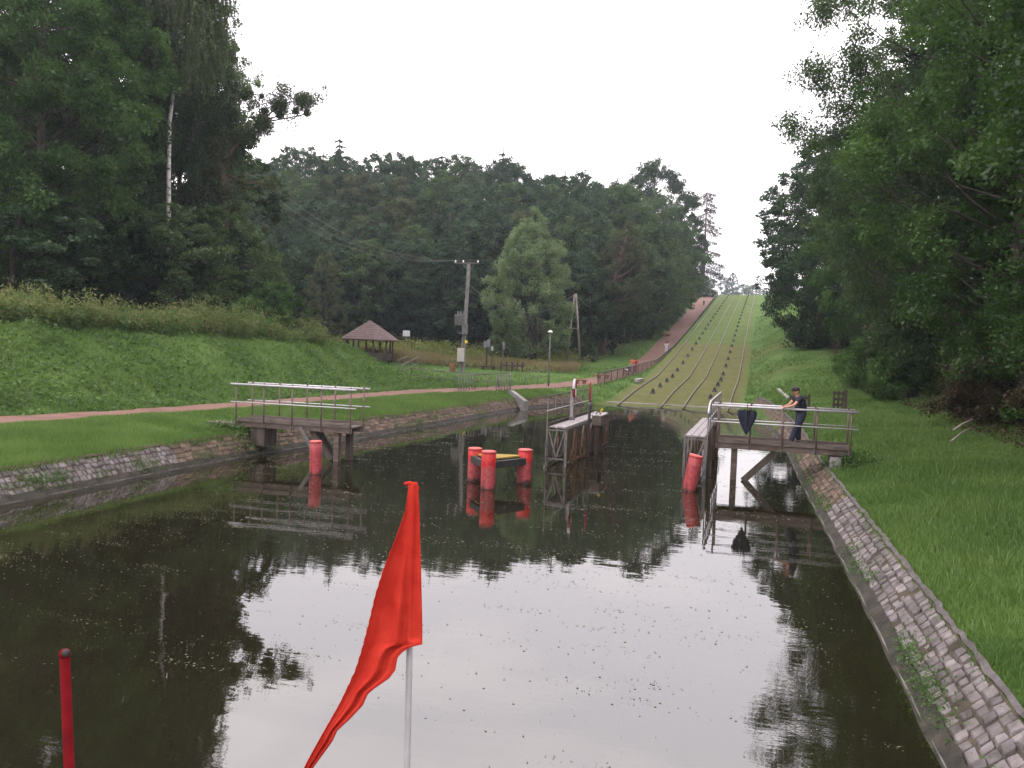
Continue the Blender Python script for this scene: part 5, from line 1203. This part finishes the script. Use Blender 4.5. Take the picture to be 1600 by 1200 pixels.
# ------------------------------------------------------------------ shelter
gx, gy, g_z = Q(577, 556, 84); g_z = gz(gx, gy)
ga_ = thing('picnic_shelter', 'round topped picnic shelter with a wide brown shingled roof on posts', 'shelter', (gx, gy, g_z), R(18))
sc6 = 84 / 1250; Rr_ = 44 * sc6; zr0 = Q(577, 531, 84)[2] - g_z; zr1 = Q(577, 502, 84)[2] - g_z
mb = MB(); prof = [(Rr_ * 1.02, zr0 - .10), (Rr_ * 1.03, zr0)]
for i in range(11): t_ = i / 10; prof.append((Rr_ * (1 - t_) + .10, zr0 + .03 + (zr1 - zr0) * t_ ** .93)); prof.append((Rr_ * (1 - t_) * .985 + .09, zr0 + .10 + (zr1 - zr0) * t_ ** .93))
mb.lathe(prof, n=10); mb.sm = [False] * len(mb.sm); mb.build('roof', roofm, ga_)
for k in range(10):
    a_ = 2 * math.pi * k / 10; MB().box((Rr_ * .82 * math.cos(a_), Rr_ * .82 * math.sin(a_), zr0 / 2), (.16, .16, zr0)).build('post', timber, ga_)
for k in range(10):
    if k in (2, 3): continue
    a_ = 2 * math.pi * (k + .5) / 10; MB().box((Rr_ * .78 * math.cos(a_), Rr_ * .78 * math.sin(a_), .5), (.06, Rr_ * .47, .75), rz=a_).build('side_panel', timber, ga_)
tb = MB(); tb.box((0, 0, .72), (2.0, .8, .06)); tb.box((-.7, 0, .35), (.12, .6, .7)); tb.box((.7, 0, .35), (.12, .6, .7)); tb.build('table', plank, None)
o = bpy.data.objects['table']; o.location = (gx, gy, g_z); tag(o, 'plank picnic table standing under the shelter roof', 'table'); o.name = 'picnic_table'

# ------------------------------------------------------------------ power pole with transformer
bx_, by_, bz_ = Q(722, 572, 77); bz_ = gz(bx_, by_)
tx, ty, tz = Q(733, 411, 77)
pp = thing('power_pole', 'twin concrete power pole with a transformer, crossarm and grey cabinet on the meadow', 'power pole', (bx_, by_, bz_)); H_ = tz - bz_; lx, ly_ = (tx - bx_) / H_, (ty - by_) / H_
def up(h, dx=0, dy=0): return V(lx * h + dx, ly_ * h + dy, h)
sp_ = MB(); sp_.bar(up(-.3, -.17), up(4.8, -.08), .16, .22); sp_.bar(up(-.3, .14), up(4.8, .08), .16, .22); sp_.build('lower_pole', pole_conc, pp, bevel=.02)
sp_ = MB(); sp_.bar(up(4.6), up(H_ - .1), .28, .26); sp_.build('upper_pole', pole_conc, pp, bevel=.02)
sp_ = MB(); sp_.bar(up(H_, -1.5), up(H_, 1.0), .09, .12); sp_.bar(up(H_ - .75, 0), up(H_ - .03, -.75), .05, .05); sp_.bar(up(H_ - .75, 0), up(H_ - .03, .6), .05, .05); sp_.bar(up(H_ * .74, -.45), up(H_ * .74, .5), .06, .06); arm = sp_.build('crossarm', steel_mid, pp)
for dx in (-1.4, -.6, .9):
    q = MB(); q.lathe([(.05, 0), (.09, .05), (.05, .09), (.09, .14), (.05, .18), (.03, .24)], tuple(up(H_ + .04, dx)), 8); q.build('insulator', white, arm)
tr_ = MB(); tr_.box(tuple(up(H_ * .485, -.45)), (1.05, .7, 1.05)); 
for k in range(7): tr_.box(tuple(up(H_ * .485, -.9 + k * .15)), (.04, .84, .85))
trf = tr_.build('transformer', steel_dark, pp, bevel=.01)
for dx in (-.8, -.5, -.2): MB().lathe([(.05, 0), (.08, .06), (.05, .12), (.08, .18), (.04, .26)], tuple(up(H_ * .485 + .52, dx)), 8).build('bushing', pole_conc, trf)
MB().box(tuple(up(H_ * .36, -.05, -.22)), (.75, .3, .12)).build('bracket', steel_dark, pp); MB().box(tuple(up(H_ * .40, .05, -.1)), (.5, .35, .9)).build('fuse_frame', steel_dark, pp)
MB().box(tuple(up(H_ * .285, .30, -.15)), (.22, .12, .28)).build('warning_plate', yellow_p, pp)
cb_ = MB().box(tuple(up(H_ * .165, -.12, -.32)), (.62, .35, 1.30)).build('cabinet', surface('cabinet_grey', (0.36, 0.32, 0.30), (0.46, 0.42, 0.40), 3, 0.6, 0), pp, bevel=.02)
MB().box((bx_ - 1.0, by_, bz_ + .42), (.42, .42, .9)).build('concrete_bin', brick, bevel=.04)
o = bpy.data.objects['concrete_bin']; tag(o, 'squat brown concrete bin beside the foot of the power pole', 'bin')
def wire(nm, lab, pa, pb, sag, r=.016, n=20, m=None):
    pa, pb = Vector(pa), Vector(pb); pts = [pa.lerp(pb, i / n) - V(0, 0, sag * 4 * (i / n) * (1 - i / n)) for i in range(n + 1)]
    tag(MB().tube(pts, r, 4, False).build(nm, m or steel_mid), lab, 'wire')
for n_, (dx, ex, ey) in enumerate(((-1.4, 378, 278), (-.6, 392, 272), (.9, 404, 268))):
    p = Vector((bx_, by_, bz_)) + up(H_ + .25, dx); wire('overhead_wire', ('lowest of the three overhead wires running left from the power pole', 'middle one of the three overhead wires running left from the power pole', 'uppermost of the three overhead wires running left from the power pole')[n_], p, Q(ex, ey, 96), 3.0, .020)
# leaning double pole, wooden poles, lamp posts
def woodpole(lab, px, base, top, D, r=.13, m=None):
    x, y, _z = Q(px, base, D); z = gz(x, y); tz_ = Q(px, top, D)[2]; root = thing('wooden_pole', lab, 'pole', (x, y, z))
    MB().tube([(0, 0, -.3), (0, 0, tz_ - z)], [r, r * .72], 10).build('pole', m or bark_red, root); q = MB().lathe([(.04, 0), (.07, .05), (.04, .1), (.06, .15), (.02, .2)], (0, 0, tz_ - z), 8).build('insulator', pole_conc, root)
    return Vector((x, y, tz_))
ax0, ay0, _z = Q(885, 560, 92); az0 = gz(ax0, ay0)
ap = thing('double_pole', 'leaning wooden double pole shaped like an A at the meadow edge', 'pole', (ax0, ay0, az0))
def apr(px, py, D=92): q = Q(px, py, D); return (q[0] - ax0, q[1] - ay0, q[2] - az0)
greyw = surface('grey_wood', (0.10, 0.085, 0.075), (0.23, 0.20, 0.18), 3, 0.9, 0.4, stretch=(2, 2, .4))
MB().tube([apr(885, 563), apr(898, 459)], [.14, .11], 9).build('pole', greyw, ap); MB().tube([apr(906, 563), apr(900, 459)], [.14, .11], 9).build('pole', greyw, ap); MB().bar(apr(891, 513), apr(903, 513), .08, .10).build('cross_brace', greyw, ap)
apt = Vector(Q(899, 459, 92))
p1 = woodpole('grey wooden pole right of the leaning brownish tree', 975, 530, 448, 118, .12, greyw)
p2 = woodpole('grey wooden pole further up the slope by the bushes', 1022, 507, 447, 150, .12, greyw)
wire('overhead_wire', 'slack dark wire from the power pole to the leaning double pole', Vector((bx_, by_, bz_)) + up(H_ * .8, .2), apt, 2.4, .022, m=steel_dark)
wire('overhead_wire', 'slack wire from the leaning double pole to the nearer wooden pole', apt, p1, 2.6, .024); wire('overhead_wire', 'slack wire between the two wooden poles on the slope', p1, p2, 2.0, .03)
wire('overhead_wire', 'slack wire rising from the upper wooden pole towards the hilltop', p2, Q(1066, 440, 195), 3.0, .03)
def lamp(lab, px, base, top, D, r=.045):
    x, y, _z = Q(px, base, D); z = gz(x, y); h = Q(px, top, D)[2] - z; root = thing('lamp_post', lab, 'lamp post', (x, y, z))
    MB().tube([(0, 0, -.2), (0, 0, .8), (0, 0, h)], [r * 1.5, r * 1.1, r], 10).build('pole', steel_mid, root)
    MB().lathe([(.03, -.10), (.09, -.06), (.20, .0), (.16, .08), (.05, .13)], (0, 0, h), 12).build('lamp_head', white, root)
lamp('slim grey lamp post with a small white head beside the red path', 857, 597, 519, 62)
lamp('slim pale lamp post high on the slope left of the red path', 1059, 492, 464, 168, .09)
# notice boards, sign panel, stones
def board(nm, lab, cat, px, base, D, parts_):
    x, y, _z = Q(px, base, D); z = gz(x, y); root = thing(nm, lab, cat, (x, y, z)); s = D / 1250
    for pn, dx, dy0, w, h, m in parts_: # pixels: dx from px, dy0 = height of centre above base
        zc = Q(px, base - dy0, D)[2] - z; MB().box((dx * s, 0 if w < 4 else -.05, zc), (max(w * s, .05), .06, h * s)).build(pn, m, root, bevel=.004)
signp = surface('sign_back', (0.13, 0.12, 0.15), (0.20, 0.19, 0.22), 4, 0.6, 0); signw = surface('sign_pale', (0.36, 0.37, 0.38), (0.50, 0.51, 0.51), 1.2, 0.6, 0)
board('notice_sign', 'pair of grey notice panels on a dark post left of the pale green tree', 'sign', 760, 571, 78, [('post', 0, 19, 2, 42, black), ('panel', -2.8, 33, 5, 10, signp), ('panel', 2.6, 35, 4.6, 12, signp)])
board('notice_sign', 'small white topped sign post right of the pair of grey panels', 'sign', 768, 569, 79, [('post', 0, 12, 1, 28, black), ('panel', .2, 24, 3.2, 6, signw)])
board('notice_sign', 'tall narrow grey panel on a pale post left of the slatted rack', 'sign', 785, 579, 74, [('post', 0, 20, 1, 40, steel_mid), ('panel', .6, 39, 3.4, 12, signp)])
board('sign_board', 'pale board with a dull white face on a thin post at the forest edge', 'sign', 634, 548, 92, [('post', 0, 12, 1.2, 26, greyw), ('panel', .6, 27, 12, 9, signw), ('cross_bar', 4, 14, 24, 1.2, timber), ('strut', 10, 7, 1.4, 14, timber)])
# swing or rack of dark timbers, bench
x, y, _z = Q(800, 560, 80); z = gz(x, y); rk = thing('timber_rack', 'low rack of dark upright timbers under the pale green tree', 'rack', (x, y, z))
for k in range(5): MB().box((-1.1 + k * .5, .2 * k, .55), (.14, .14, 1.1)).build('upright', timber, rk)
MB().bar((-1.2, 0, .75), (1.1, .8, .75), .10, .16).build('cross_bar', timber, rk)
x, y, _z = Q(763, 559, 82); z = gz(x, y); bn = thing('low_bench', 'long low dark bench on the meadow behind the grey notice panels', 'bench', (x, y, z))
MB().box((0, 0, .40), (1.5, .4, .10)).build('seat', timber, bn); MB().box((-.55, 0, .18), (.12, .3, .36)).build('leg', timber, bn); MB().box((.55, 0, .18), (.12, .3, .36)).build('leg', timber, bn)
for px, py, D, w, lab in ((907, 592, 68, .75, 'low brick block seat beside the red path, nearest to the canal'), (941, 582, 76, .9, 'low brick block seat behind the lower end of the slatted fence'), (1039, 516, 132, 1.3, 'brick block seat high on the slope at the left edge of the red path')):
    x, y, _z = Q(px, py, D); z = gz(x, y); bb = thing('brick_seat', lab, 'bench', (x, y, z), R(20))
    MB().box((0, 0, .36), (w * 1.5, w * .75, .12)).build('seat', brick, bb, bevel=.02); MB().box((-w * .35, 0, .15), (w * .35, w * .6, .32)).build('leg', brick, bb, bevel=.02); MB().box((w * .45, 0, .15), (w * .35, w * .6, .32)).build('leg', brick, bb, bevel=.02)
# slatted gates and white bar on the right slope
def gate(lab, px, base, D, slats, w, h, rows_=2):
    x, y, _z = Q(px, base, D); z = gz(x, y); root = thing('slatted_gate', lab, 'gate', (x, y, z)); 
    MB().box((w / 2, 0, h / 2), (.14, .12, h + .1)).build('post', timber, root)
    for k in range(slats): MB().box((-w / 2 + (k + .3) * w / slats, 0, h * .54), (.09, .05, h * .9)).build('slat', timber, root)
    for k in range(rows_): MB().box((0, .04, h * (.25 + .6 * k / max(1, rows_ - 1))), (w, .05, .13)).build('cross_bar', timber, root)
gate('dark slatted gate directly behind the man on the footbridge', 1249, 625, 42, 4, .95, 1.0)
gate('dark latticed gate standing alone right of the man', 1311, 626, 40, 3, .60, .95, 3)
x, y, z = Q(1249, 627, 41); x2, y2, z2 = Q(1300, 627, 39)
mb = MB(); v, f = [], []
for i in range(12):
    t_ = i / 11; xx, yy = x + (x2 - x) * t_, y + (y2 - y) * t_
    for s in (-.45, .45): v.append((xx, yy + s, gz(xx, yy + s) + .05 + .0 * i))
for i in range(11): f.append((2 * i, 2 * i + 1, 2 * i + 3, 2 * i + 2))
mb.add(v, f); struct(mb.build('dirt_track', surface('dirt', (0.06, 0.045, 0.03), (0.13, 0.10, 0.07), 3, .95, .5)))
a_, b_ = Q(1218, 576, 58), Q(1233, 600, 50); za, zb_ = gz(a_[0], a_[1]) + .12, gz(b_[0], b_[1]) + .12
tag(MB().bar((a_[0], a_[1], za), (b_[0], b_[1], zb_), .22, .16).build('concrete_gutter', concrete, bevel=.02), 'straight pale concrete gutter lying on the green slope behind the man', 'gutter')
# fallen branches
for n_, (p, q, lab) in enumerate((((1490, 672), (1520, 655), 'pale broken branch lying in the brown undergrowth on the right'), ((1486, 690), (1517, 668), 'second pale broken branch just below the other on the right'))):
    a_, b_ = Q(p[0], p[1], 19.5), Q(q[0], q[1], 19.8); tag(MB().tube([a_, ((a_[0] + b_[0]) / 2, (a_[1] + b_[1]) / 2, (a_[2] + b_[2]) / 2 + .03), b_], [.03, .025, .015], 6).build('fallen_branch', greyw), lab, 'branch')
# dark limbs of the oak crossing the top right corner
# ------------------------------------------------------------------ walkers
def walker(lab, px, py, D, rz, shirt, trous, sc=1.0, stride=.12, hair=hairm, **k):
    x, y, _z = Q(px, py, D); z = gz(x, y) + .03; pr_, pl_ = float(I(y, PRY, PRX)), float(I(y, PLY, PLX)); x = min(max(x, pl_ + .3), pr_ - .3); z = float(z_path(y)) + .03
    return person(lab, (x, y, z), R(rz), pose(stride, .05), shirt, trous, hair, sc, **k)
walker('person in an orange top at the left of the group on the red path', 988, 575, 84, 250, orange_cloth, grey_cloth, .98)
walker('person in a bright red coat at the right of the group on the red path', 997, 574, 85, 260, red_cloth, red_cloth, .92, .08)
walker('child in pink between the orange and the red dressed walkers on the path', 992, 573, 87, 255, pink_cloth, navy, .72)
x, y, _z = Q(986, 577, 82.5); z = float(z_path(y)) + .03
st = thing('pushchair', 'dark pushchair with a pale blanket in front of the small group on the path', 'pushchair', (min(x, float(I(y, PRY, PRX)) - .6), y, z), R(250))
MB().add([(-.3, -.22, .35), (.35, -.22, .35), (.35, .22, .35), (-.3, .22, .35), (-.42, -.22, .85), (-.42, .22, .85), (.45, -.2, .5), (.45, .2, .5)], [(0, 1, 2, 3), (0, 3, 5, 4), (1, 6, 7, 2), (0, 4, 1), (3, 2, 5)]).build('seat', black, st); MB().sphere((.1, 0, .5), .2, 8, (1.1, .9, .6)).build('blanket', white_cloth, st)
for wx_, wy_ in ((-.3, -.25), (-.3, .25), (.38, -.22), (.38, .22)): 
    v, f = torus(.11, .025, 16, 6); MB().add([(q[1] + wx_, q[0] + wy_, q[2] + .13) for q in v], f, True).build('wheel', black, st)
MB().tube([(-.3, -.22, .13), (-.42, -.22, .85), (-.62, -.2, 1.02), (-.62, .2, 1.02), (-.42, .22, .85), (-.3, .22, .13)], .015, 6).build('handle', steel_dark, st)
walker('walker in a white top and light trousers by the fence halfway up the red path', 1041, 543, 109, 255, white_cloth, white_cloth, 1.0)
walker('walker in a pink top close beside the one in white halfway up the red path', 1044, 541, 110.5, 255, pink_cloth, grey_cloth, .95)
walker('lone walker in a pale top near the upper end of the red path', 1100, 474, 185, 250, white_cloth, navy, 1.0)
walker('person in dark clothes standing at the top of the path on the skyline', 1113, 457, 212, 250, navy, navy, 1.0)
# hilltop house, kiosk, poles
x, y, _z = Q(1064, 450, 232); z = gz(x, y); ho = thing('white_house', 'white house partly hidden by the trees at the top of the hill', 'house', (x, y, z), R(12))
MB().box((0, 0, 3.0), (5.5, 7, 6.2)).build('walls', plaster, ho); MB().add([(-3, -3.9, 6.0), (3, -3.9, 6.0), (3, 3.9, 6.0), (-3, 3.9, 6.0), (0, -3.9, 8.6), (0, 3.9, 8.6)], [(0, 1, 4), (2, 3, 5), (1, 2, 5, 4), (3, 0, 4, 5), (0, 3, 2, 1)]).build('roof', roofm, ho)
for dx in (-1.5, 1.5):
    for dz in (1.6, 4.3): w = MB().box((dx, -3.52, dz), (1.1, .12, 1.3)).build('window', white, ho); MB().box((dx, -3.6, dz), (.9, .06, 1.1)).build('pane', glass, w)
x, y, _z = Q(1109, 460, 222); z = gz(x, y); ki = thing('kiosk', 'small pale kiosk at the end of the red path on the skyline', 'kiosk', (x, y, z)); MB().box((0, 0, 1.15), (1.3, 1.3, 2.3)).build('walls', plaster, ki); MB().box((0, 0, 2.37), (1.6, 1.6, .14)).build('roof', steel_mid, ki); MB().box((-.1, -.67, 1.0), (.7, .05, 1.9)).build('door', signp, ki)
wf_ = thing('picket_fence', 'pale picket fence beside the kiosk on the skyline', 'fence', Q(1098, 457, 218)[:2] + (gz(*Q(1098, 457, 218)[:2]),))
for k in range(9): MB().box((-1.2 + k * .42, 0, .8 + .1 * (k % 2)), (.16, .05, 2.3)).build('picket', plaster, wf_)
MB().box((.5, .06, 1.3), (3.8, .05, .1)).build('rail', plaster, wf_)
x, y, _z = Q(1082, 462, 200); z = gz(x, y); mp_ = thing('double_pole', 'thin double pole against the sky left of the bare larch', 'pole', (x, y, z)); s200 = 200 / 1250
for dx0, dx1 in ((-6, -1.0), (5, 1.0)): MB().tube([(dx0 * s200, 0, -.2), (dx1 * s200, 0, Q(1082, 421, 200)[2] - z)], .11, 7).build('pole', greyw, mp_)
for px, top, lab in ((1087, 424, 'hilltop lantern on a thin pole just left of the larch trunk'), (1110, 426, 'hilltop lantern on a thin pole just right of the larch trunk')):
    x, y, _z = Q(px, 458, 206); z = gz(x, y); h = Q(px, top, 206)[2] - z; lo = thing('lantern_post', lab, 'lamp post', (x, y, z)); MB().tube([(0, 0, 0), (0, 0, h)], .07, 7).build('pole', greyw, lo); MB().lathe([(.28, 0), (.2, .25), (.05, .8), (.02, .9)], (0, 0, h - .4), 8).build('lantern', steel_dark, lo)
# ------------------------------------------------------------------ haze
hm, t = mat('haze_air')
pv = N(t, 'ShaderNodeVolumePrincipled', in_Density=HAZE); pv.inputs['Color'].default_value = (0.80, 0.89, 1.0, 1); pv.inputs['Anisotropy'].default_value = 0.3
o_ = N(t, 'ShaderNodeOutputMaterial'); t.links.new(pv.outputs[0], o_.inputs['Volume'])
hz = MB().box((-70, 335, 32), (470, 740, 76)).build('haze', hm); hz['kind'] = 'stuff'
